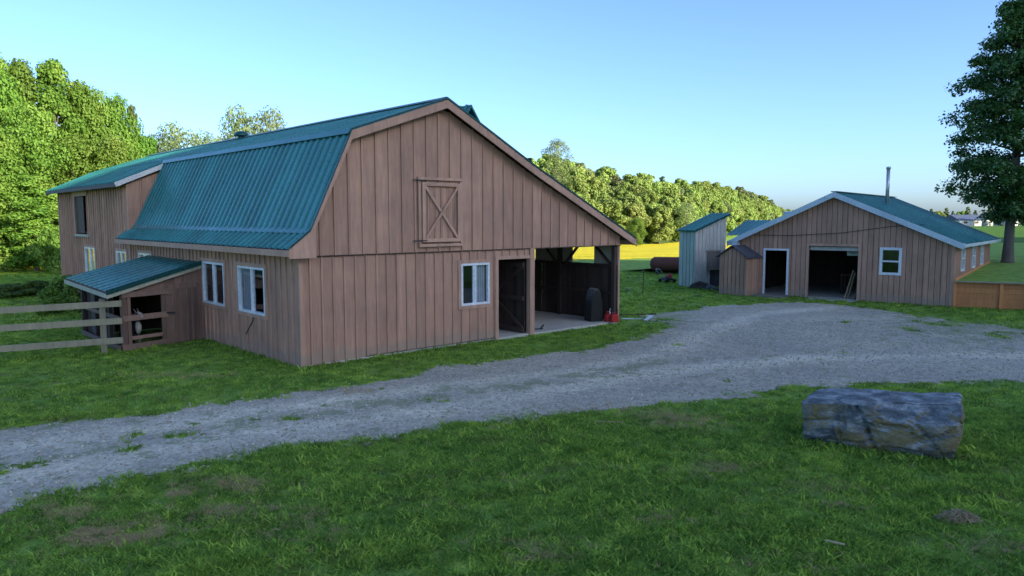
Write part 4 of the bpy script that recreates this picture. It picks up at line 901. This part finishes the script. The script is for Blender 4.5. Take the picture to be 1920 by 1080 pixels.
# shrubs
SH = make_lobes('round', 1., .7, 71, 14); pos, nr = lobes_leaves(SH, 3200, .3); SHM = (leaves_mesh('foliage', pos, nr, .05, 'leaf_shrub'),); pos, nr = lobes_leaves(SH, 3200, .3); SHB = (leaves_mesh('foliage', pos, nr, .055, 'leaf_bright'),)
for (x, y, w, h, b_, lab) in [(-30, 500, 2.4, 3.2, 1, 'tall bright shrub cut by the photo edge above the sunny strip'), (100, 515, 2.2, 2.6, 1, 'pale bright shrub against the rear barn corner'), (62, 492, 2.2, 3.0, 1, 'bright bushy shrub midway between photo edge and barn corner'),
                             (20, 556, 2.6, .5, 0, 'dark low bush behind the fence at the photo edge'), (75, 552, 2.2, .6, 0, 'dark low bush in front of the bright shrubs'), (120, 572, 1.5, 1.1, 0, 'dark green bush left of the pen roof'), (152, 586, 1.5, 1.15, 0, 'dark green bush touching the left side of the pen'), (100, 590, 1.3, .6, 0, 'low green bush just beyond the fence rails')]:
    t = plant('shrub', lab, 'shrub', P(x, y), rnd.uniform(0, 6), 1., SHB if b_ else SHM, 'shrubs left of the barn', names=('foliage',)); t.scale = (w/1.5, w/1.5, h*.95)
# the big tree at the right
def big_tree():
    rnd = random.Random(77); base = P(1889, 492, 1.32); d = base.y; mpp = d/F*1.01
    prof = [(3.9, .9), (4.4, 2.1), (5.2, 3.1), (6.0, 3.3), (7.0, 2.95), (8.2, 2.7), (9.5, 2.45), (11, 1.95), (12.5, 1.4), (13.8, .9), (15, .45), (15.8, .1)]
    zz = [a for a, _ in prof]; rr = [b for _, b in prof]; L = []; limbs = []
    z = 3.6; a = 0
    while z < 15.6:
        R = np.interp(z, zz, rr); nb = 7 if R > 2 else 5
        for i in range(nb):
            a += 2.4; Rr = R*rnd.uniform(.55, .9); ex = (math.cos(a)*Rr, math.sin(a)*Rr, z+rnd.uniform(-.3, .3)); limbs.append(ex)
            for q in (1., .78, .55, .3):
                if q < .5 and rnd.random() < .4: continue
                L.append((ex[0]*q+rnd.uniform(-.2, .2), ex[1]*q+rnd.uniform(-.2, .2), ex[2]-.12*(1-q)*Rr+rnd.uniform(-.12, .12)+(1-q)*.3, rnd.uniform(.26, .55)*(1 if z < 12 else .75)))
        z += .47
    c = np.array([l[:3] for l in L]); r = np.array([l[3] for l in L]); n = 85000
    idx = RN.choice(len(L), n, p=r**2/(r**2).sum()); dd = RN.normal(size=(n, 3)); dd /= np.linalg.norm(dd, axis=1)[:, None]
    pos = c[idx]+dd*(r[idx]*RN.uniform(.2, 1.15, n))[:, None]*np.array([1.15, 1.15, .8]); nr = dd*.5+RN.normal(size=(n, 3))*.5+np.array([0, 0, .7]); nr /= np.linalg.norm(nr, axis=1)[:, None]
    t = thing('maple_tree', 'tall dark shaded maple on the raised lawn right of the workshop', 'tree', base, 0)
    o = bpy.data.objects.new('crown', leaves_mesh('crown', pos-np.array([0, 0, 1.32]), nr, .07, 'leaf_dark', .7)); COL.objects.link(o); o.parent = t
    mb = MB(); mb.tube([(0, 0, -.15), (0, 0, .12), (.0, 0, .9), (.02, 0, 2.2), (.12, 0, 4), (.1, .1, 8), (.05, 0, 12), (0, 0, 14)], [.34, .26, .21, .185, .17, .12, .06, .02], 14)
    for e_ in limbs[::2]:
        mb.tube([(.05, 0, max(1.9, e_[2]-1.9)), (e_[0]*.5, e_[1]*.5, e_[2]-1.45), (e_[0]*.9, e_[1]*.9, e_[2]-1.3)], [.05, .03, .012], 5)
    mb.build('trunk', 'bark', t, smooth=True)
big_tree()
# ------------------------------------------------------------------ the far farm at the right
fz = 1.3
def at_far(px, d): p = PD(px, 411, d); return Vector((p.x, p.y, fz))
def farm_barn(name, label, px0, px1, d, wall, rise, roof, depth=9):
    a = at_far(px0, d); b = at_far(px1, d); L_ = (b-a).length; rz = math.atan2(b.y-a.y, b.x-a.x); t = thing(name, label, 'barn', a, rz)
    mb = MB(); mb.box(0, L_, 0, depth, -1, wall); mb.build('walls', 'farm_white', t)
    mb = MB(); mb.hexa([(-.3, -.3, wall), (L_+.3, -.3, wall), (L_+.3, depth+.3, wall), (-.3, depth+.3, wall), (-.3, depth*.5-.1, wall+rise), (L_+.3, depth*.5-.1, wall+rise), (L_+.3, depth*.5+.1, wall+rise), (-.3, depth*.5+.1, wall+rise)]); mb.build('roof', roof, t)
    mb = MB()
    for i in range(int(L_/3.2)): mb.box(1.2+i*3.2, 2.2+i*3.2, -.05, -.004, wall*.45, wall*.8)
    mb.build('windows', 'iron', t); return t
farm_barn('farm_barn', 'long low white barn with a blue grey roof in the far distance', 1800, 1848, 215, 1.7, 1.6, 'farm_roof')
farm_barn('farm_barn', 'far barn with a dark blue roof between the silos and the maple trunk', 1860, 1884, 225, 1.2, 2.6, 'farm_roof')
farm_barn('farm_shed', 'far cream shed just right of the maple trunk', 1900, 1912, 220, 1.9, 1.4, 'farm_white', 5)
for px, h, r, lab in ((1848, 3.6, .95, 'shorter far silo nearest the long white barn'), (1856, 3.0, .9, 'far pale silo beside the dark blue roof')):
    t = thing('silo', lab, 'silo', at_far(px, 212), 0, 'far silos')
    mb = MB(); mb.tube([(0, 0, -1), (0, 0, h)], r, 16); mb.build('silo_wall', 'shed_light', t, smooth=True)
    mb = MB(); mb.tube([(0, 0, h), (0, 0, h+.4), (0, 0, h+.7)], [r*1.04, r*.75, r*.1], 16); mb.build('silo_dome', 'farm_white', t, smooth=True)
rnd = random.Random(3); px = 1745
while px < 1990:
    d = 330+rnd.uniform(-15, 15); p = PD(px, 411, d); sc_ = rnd.uniform(.5, .72)
    plant('distant_tree', 'distant tree behind the far farm buildings' if px > 1800 else 'distant tree just over the workshop roof slope', 'tree', (p.x, p.y, 1.1), rnd.uniform(0, 6), sc_*1.25, HILL[rnd.choice([0, 1, 2, 4])], 'distant trees behind the farm', szz=sc_); px += rnd.uniform(10, 17)
for px in (1925, 1950): p = PD(px, 411, 205); plant('distant_tree', 'dark far tree beside the cream shed', 'tree', (p.x, p.y, 1.2), px, .6, HILL[4], 'distant trees behind the farm', szz=.5)
# ------------------------------------------------------------------ grass, stones, clippings (stuff)
def scatter(name, pts, rot, scl, protos, label=None):
    me = bpy.data.meshes.new(name); me.vertices.add(len(pts)); me.vertices.foreach_set('co', pts.astype(np.float32).ravel())
    a = me.attributes.new('rot', 'FLOAT_VECTOR', 'POINT'); a.data.foreach_set('vector', rot.astype(np.float32).ravel())
    a = me.attributes.new('scl', 'FLOAT', 'POINT'); a.data.foreach_set('value', scl.astype(np.float32)); a = me.attributes.new('idx', 'INT', 'POINT'); a.data.foreach_set('value', RN.integers(0, len(protos), len(pts)).astype(np.int32))
    o = bpy.data.objects.new(name, me); COL.objects.link(o); o['kind'] = 'stuff'
    if label: o['label'] = label
    ng = bpy.data.node_groups.new(name, 'GeometryNodeTree'); ng.interface.new_socket('Geometry', in_out='INPUT', socket_type='NodeSocketGeometry'); ng.interface.new_socket('Geometry', in_out='OUTPUT', socket_type='NodeSocketGeometry')
    N = ng.nodes; Lk = ng.links; gi = N.new('NodeGroupInput'); go = N.new('NodeGroupOutput'); ip = N.new('GeometryNodeInstanceOnPoints'); g2 = N.new('GeometryNodeGeometryToInstance')
    for po in protos[::-1]:
        oi = N.new('GeometryNodeObjectInfo'); oi.inputs['Object'].default_value = po; oi.inputs['As Instance'].default_value = True; Lk.new(oi.outputs['Geometry'], g2.inputs[0])
    def at(nm, ty):
        q = N.new('GeometryNodeInputNamedAttribute'); q.data_type = ty; q.inputs[0].default_value = nm; return q.outputs[0]
    Lk.new(gi.outputs[0], ip.inputs['Points']); Lk.new(g2.outputs[0], ip.inputs['Instance']); ip.inputs['Pick Instance'].default_value = True; Lk.new(at('idx', 'INT'), ip.inputs['Instance Index'])
    Lk.new(at('rot', 'FLOAT_VECTOR'), ip.inputs['Rotation']); Lk.new(at('scl', 'FLOAT'), ip.inputs['Scale']); Lk.new(ip.outputs[0], go.inputs[0])
    md = o.modifiers.new('scatter', 'NODES'); md.node_group = ng; return o
def proto_obj(name, mb, m, smooth=False):
    o = mb.build(name, m, None, smooth=smooth); o.location = (0, 0, -60); o['kind'] = 'stuff'; o.hide_render = True; return o
def tuft(seed, nb, h, spread, lay=.35, w=.006):
    r = random.Random(seed); mb = MB()
    for _ in range(nb):
        a = r.uniform(0, 6.28); q = r.uniform(0, spread); x, y = math.cos(a)*q, math.sin(a)*q; hh = h*r.uniform(.5, 1.15); b = r.uniform(0, 6.28); l = hh*lay*r.uniform(.3, 1.6); c = r.uniform(0, 3.14); wx, wy = math.cos(c)*w, math.sin(c)*w
        lx, ly = math.cos(b)*l, math.sin(b)*l
        mb.poly([(x-wx, y-wy, 0), (x+wx, y+wy, 0), (x+lx*.45+wx*.7, y+ly*.45+wy*.7, hh*.6), (x+lx*.45-wx*.7, y+ly*.45-wy*.7, hh*.6)]); mb.poly([(x+lx*.45-wx*.7, y+ly*.45-wy*.7, hh*.6), (x+lx*.45+wx*.7, y+ly*.45+wy*.7, hh*.6), (x+lx, y+ly, hh)])
    return mb
tufts = [proto_obj('grass_tuft', tuft(i, 22, .045, .14, 1.3, .007), 'blade') for i in range(4)]
ftufts = [proto_obj('grass_tuft', tuft(20+i, 18, .065, .2, 1.1, .012), 'blade') for i in range(3)]
dtufts = [proto_obj('dry_tuft', tuft(40+i, 22, .04, .12, 2.2, .003), 'clip') for i in range(3)]
def barnmask(x, y, m=0.):
    dx_, dy_ = x-O.x, y-O.y; u = dx_*G.x+dy_*G.y; v = dx_*E.x+dy_*E.y; ins = (u > -m) & (u < 11+m) & (v > -m) & (v < VL+m)
    ins |= (u > -2.25) & (u < 0) & (v > 5.1+.27*(u+2.25)) & (v < 9); return ins
def shopmask(x, y):
    dx_, dy_ = x-WO.x, y-WO.y; l = dx_*NW.x+dy_*NW.y; s = dx_*DW.x+dy_*DW.y; return ((l > -.02) & (s < 8.5))
def bouldermask(x, y):
    dx_, dy_ = x-bA.x, y-bA.y; l = dx_*bd.x+dy_*bd.y; s = dx_*bn_.x+dy_*bn_.y; return (l > .1) & (l < bL-.1) & (s > .12) & (s < .85)
PA = [(400, 925, .5, 110), (470, 905, .35, 60), (380, 960, .35, 70), (230, 1002, .45, 110), (180, 1010, .3, 40), (150, 965, .25, 25), (530, 962, .3, 50), (560, 1000, .35, 50), (60, 955, .4, 40), (958, 800, .25, 45), (1290, 795, .55, 90), (1230, 780, .4, 40), (1150, 770, .5, 40), (1340, 880, .4, 50), (1255, 972, .3, 40), (995, 1036, .35, 50),
      (1570, 945, .2, 20), (1480, 1062, .3, 40), (1560, 920, .3, 20), (1880, 1030, .3, 40), (940, 905, .4, 12), (1080, 880, .4, 12), (380, 705, .5, 40), (250, 705, .6, 40), (660, 735, .4, 30)]
def gpts(y0, y1, dens):
    n = int((y1**2-y0**2)*1.1*dens); y = np.sqrt(RN.uniform(y0**2, y1**2, n)); x = RN.uniform(-1.1, 1.1, n)*y; return x, y
def place(y0, y1, dens, protos, nm, label, smin=.7, smax=1.3):
    x, y = gpts(y0, y1, dens); g_, s_, _ = gravel_amt(x, y)
    px, py = inpx(x, y); dryp = fbm(x*.9, y*1.5, 61, 5)
    ok = ~barnmask(x, y) & ~shopmask(x, y) & ~bouldermask(x, y) & (g_ < .05+RN.uniform(-.1, .1, len(x))) & (RN.uniform(0, 1, len(x)) > (dryp-.55)*2.)
    pt = 0
    for X_, Y_, r_, n_ in PA: c_ = P(X_, Y_); pt = pt+np.exp(-((x-c_.x)/(r_*1.1))**2-((y-c_.y)/(r_*.5))**2)
    ok &= (RN.uniform(0, 1, len(x)) > np.clip(pt*3*(fbm(x*3.5, y*8, 91, 4)-.42)*2., 0, .6))
    x, y = x[ok], y[ok]; pts = np.stack([x, y, gz(x, y)+.0], -1); rot = np.stack([RN.normal(0, .15, len(x)), RN.normal(0, .15, len(x)), RN.uniform(0, 6.28, len(x))], -1)
    sc_ = RN.uniform(smin, smax, len(x))*(.75+.6*fbm(x*.7, y*.7, 77)); return scatter(nm, pts, rot, sc_, protos, label)
place(5.6, 12.5, 150, tufts, 'grass', 'short green lawn grass in the foreground')
place(12.5, 22, 75, ftufts, 'grass', 'short green lawn grass between the drive and the barn', .4, .85)
place(22, 48, 22, ftufts, 'grass', 'green grass around and beyond the barn', .6, 1.2)
# longer grass at the foot of walls, posts and boulder
def along(p, q, n, w): t = RN.uniform(0, 1, n); return np.stack([p.x+(q.x-p.x)*t+RN.normal(0, w, n), p.y+(q.y-p.y)*t+RN.normal(0, w, n), np.zeros(n)], -1)
pp = np.concatenate([along(bw(0, -.06), bw(5.6, -.06), 260, .05), along(bw(-.06, 0), bw(-.06, 5.2), 260, .05), along(bA-bn_*.02, bA+bd*bL, 170, .07), along(bA+bd*bL, bA+bd*bL+bn_*.9, 60, .06), along(bA, bA+bn_*.9, 50, .05),
      along(ww(-.06, 0), ww(-.06, 3.2), 80, .05), along(ww(-.06, 5.5), ww(-.06, 6.), 20, .05), along(p0, p1+fd*.3, 90, .1), along(bw(-2.35, 4.85), bw(-1.2, 5.1), 70, .06), along(bw(-2.4, 4.9), bw(-2.4, 8.5), 120, .15), along(P(1272, 538), P(1345, 548), 90, .15), along(WO+rd*.2-NW*.05, rw-NW*.05, 60, .05)])
scatter('weeds', pp, np.stack([RN.normal(0, .15, len(pp)), RN.normal(0, .15, len(pp)), RN.uniform(0, 6.28, len(pp))], -1), RN.uniform(.6, 1.5, len(pp)), ftufts[:2]+tufts[:1], 'longer weeds along walls, fence and boulder')
# dry clippings in patches
pp = []
for x, y, r, n in PA:
    c = P(x, y); k = int(n*3.6); cx = c.x+RN.normal(0, r*.85, k); cy = c.y+RN.normal(0, r*.42, k); kk_ = fbm(cx*3.5, cy*8, 91, 4) > .5; cx = cx[kk_]; cy = cy[kk_]; k = len(cx); pp.append(np.stack([cx, cy, np.full(k, .015)], -1))
qx, qy = gpts(6, 15, 4.5); gq, _, _ = gravel_amt(qx, qy); qq = (gq < 0) & ~barnmask(qx, qy) & ~bouldermask(qx, qy); pp.append(np.stack([qx[qq], qy[qq], np.full(qq.sum(), .02)], -1))
pp = np.concatenate(pp); scatter('dry_clippings', pp, np.stack([RN.normal(0, .3, len(pp)), RN.normal(0, .3, len(pp)), RN.uniform(0, 6.28, len(pp))], -1), RN.uniform(.4, .8, len(pp)), dtufts, 'brown dry grass clippings lying in patches on the lawn')
c = P(1796, 978); mb = MB(); r = random.Random(4)
for i in range(420):
    a = r.uniform(0, 6.28); q = r.random()**.6; x, y = math.cos(a)*q*.23, math.sin(a)*q*.12; h = .09*(1-q*q)+.03; b = r.uniform(0, 6.28); l = r.uniform(.03, .08)
    mb.bar((x, y, h*r.random()+.02), (x+math.cos(b)*l, y+math.sin(b)*l, h*r.random()+.02), .006, .004)
o = mb.build('hay_clump', 'straw', None, at=c); tag(o, 'matted clump of dry brown grass on the lawn under the boulder', 'grass clump')
# loose stones on the drive
bm = bmesh.new(); peb = []
for i in range(3):
    bm = bmesh.new(); bmesh.ops.create_icosphere(bm, subdivisions=1, radius=.016)
    for v in bm.verts: v.co *= random.uniform(.7, 1.25); v.co.z *= .65
    me = bpy.data.meshes.new('pebble'); bm.to_mesh(me); bm.free(); me.materials.append(M['pebble']); a = me.attributes.new('tone', 'FLOAT', 'FACE'); a.data.foreach_set('value', [.2+i*.4]*len(me.polygons)); o = bpy.data.objects.new('pebble', me); COL.objects.link(o); o.location = (0, 0, -60); o['kind'] = 'stuff'; o.hide_render = True; peb.append(o)
x, y = gpts(8.5, 24, 75); g_, s_, _ = gravel_amt(x, y); ok = (g_ > -.15) & ~barnmask(x, y, .1); x, y = x[ok], y[ok]
scatter('gravel_stones', np.stack([x, y, np.full(len(x), .014)], -1), RN.uniform(0, 6.28, (len(x), 3)), RN.uniform(.35, 1.5, len(x))**1.3, peb, 'loose grey stones scattered over the gravel drive')
for o in tufts+ftufts+dtufts+peb: COL.objects.unlink(o)
# ------------------------------------------------------------------ camera, light, sky
cam = bpy.data.cameras.new('camera'); co = bpy.data.objects.new('camera', cam); COL.objects.link(co); S.camera = co
cam.sensor_width = 36; cam.lens = F*36/1920; cam.clip_start = .1; cam.clip_end = 5000
co.location = (0, 0, HC); co.rotation_euler = (math.pi/2-PT, 0, 0)
SUN_EL = math.radians(17); sd = SH_*math.cos(SUN_EL)+Vector((0, 0, math.sin(SUN_EL)))
sl = bpy.data.lights.new('sun', 'SUN'); sl.energy = 4.4; sl.angle = math.radians(.55); sl.color = (1, .88, .66); so = bpy.data.objects.new('sun', sl); COL.objects.link(so)
so.rotation_euler = sd.to_track_quat('Z', 'Y').to_euler()
w = bpy.data.worlds.new('World'); S.world = w; w.use_nodes = True; nt = w.node_tree; bg = nt.nodes['Background']
sk_ = nt.nodes.new('ShaderNodeTexSky'); sk_.sky_type = 'NISHITA'; sk_.sun_disc = False; sk_.sun_elevation = SUN_EL; sk_.sun_rotation = math.atan2(sd.x, sd.y)
sk_.air_density = .65; sk_.dust_density = 1.5; sk_.ozone_density = 4.; nt.links.new(sk_.outputs[0], bg.inputs[0]); bg.inputs[1].default_value = .15
S.view_settings.view_transform = 'Standard'; S.view_settings.look = 'None'; S.view_settings.exposure = 1.35; S.view_settings.gamma = 1
S.cycles.max_bounces = 6; S.cycles.transparent_max_bounces = 12; S.cycles.use_denoising = True
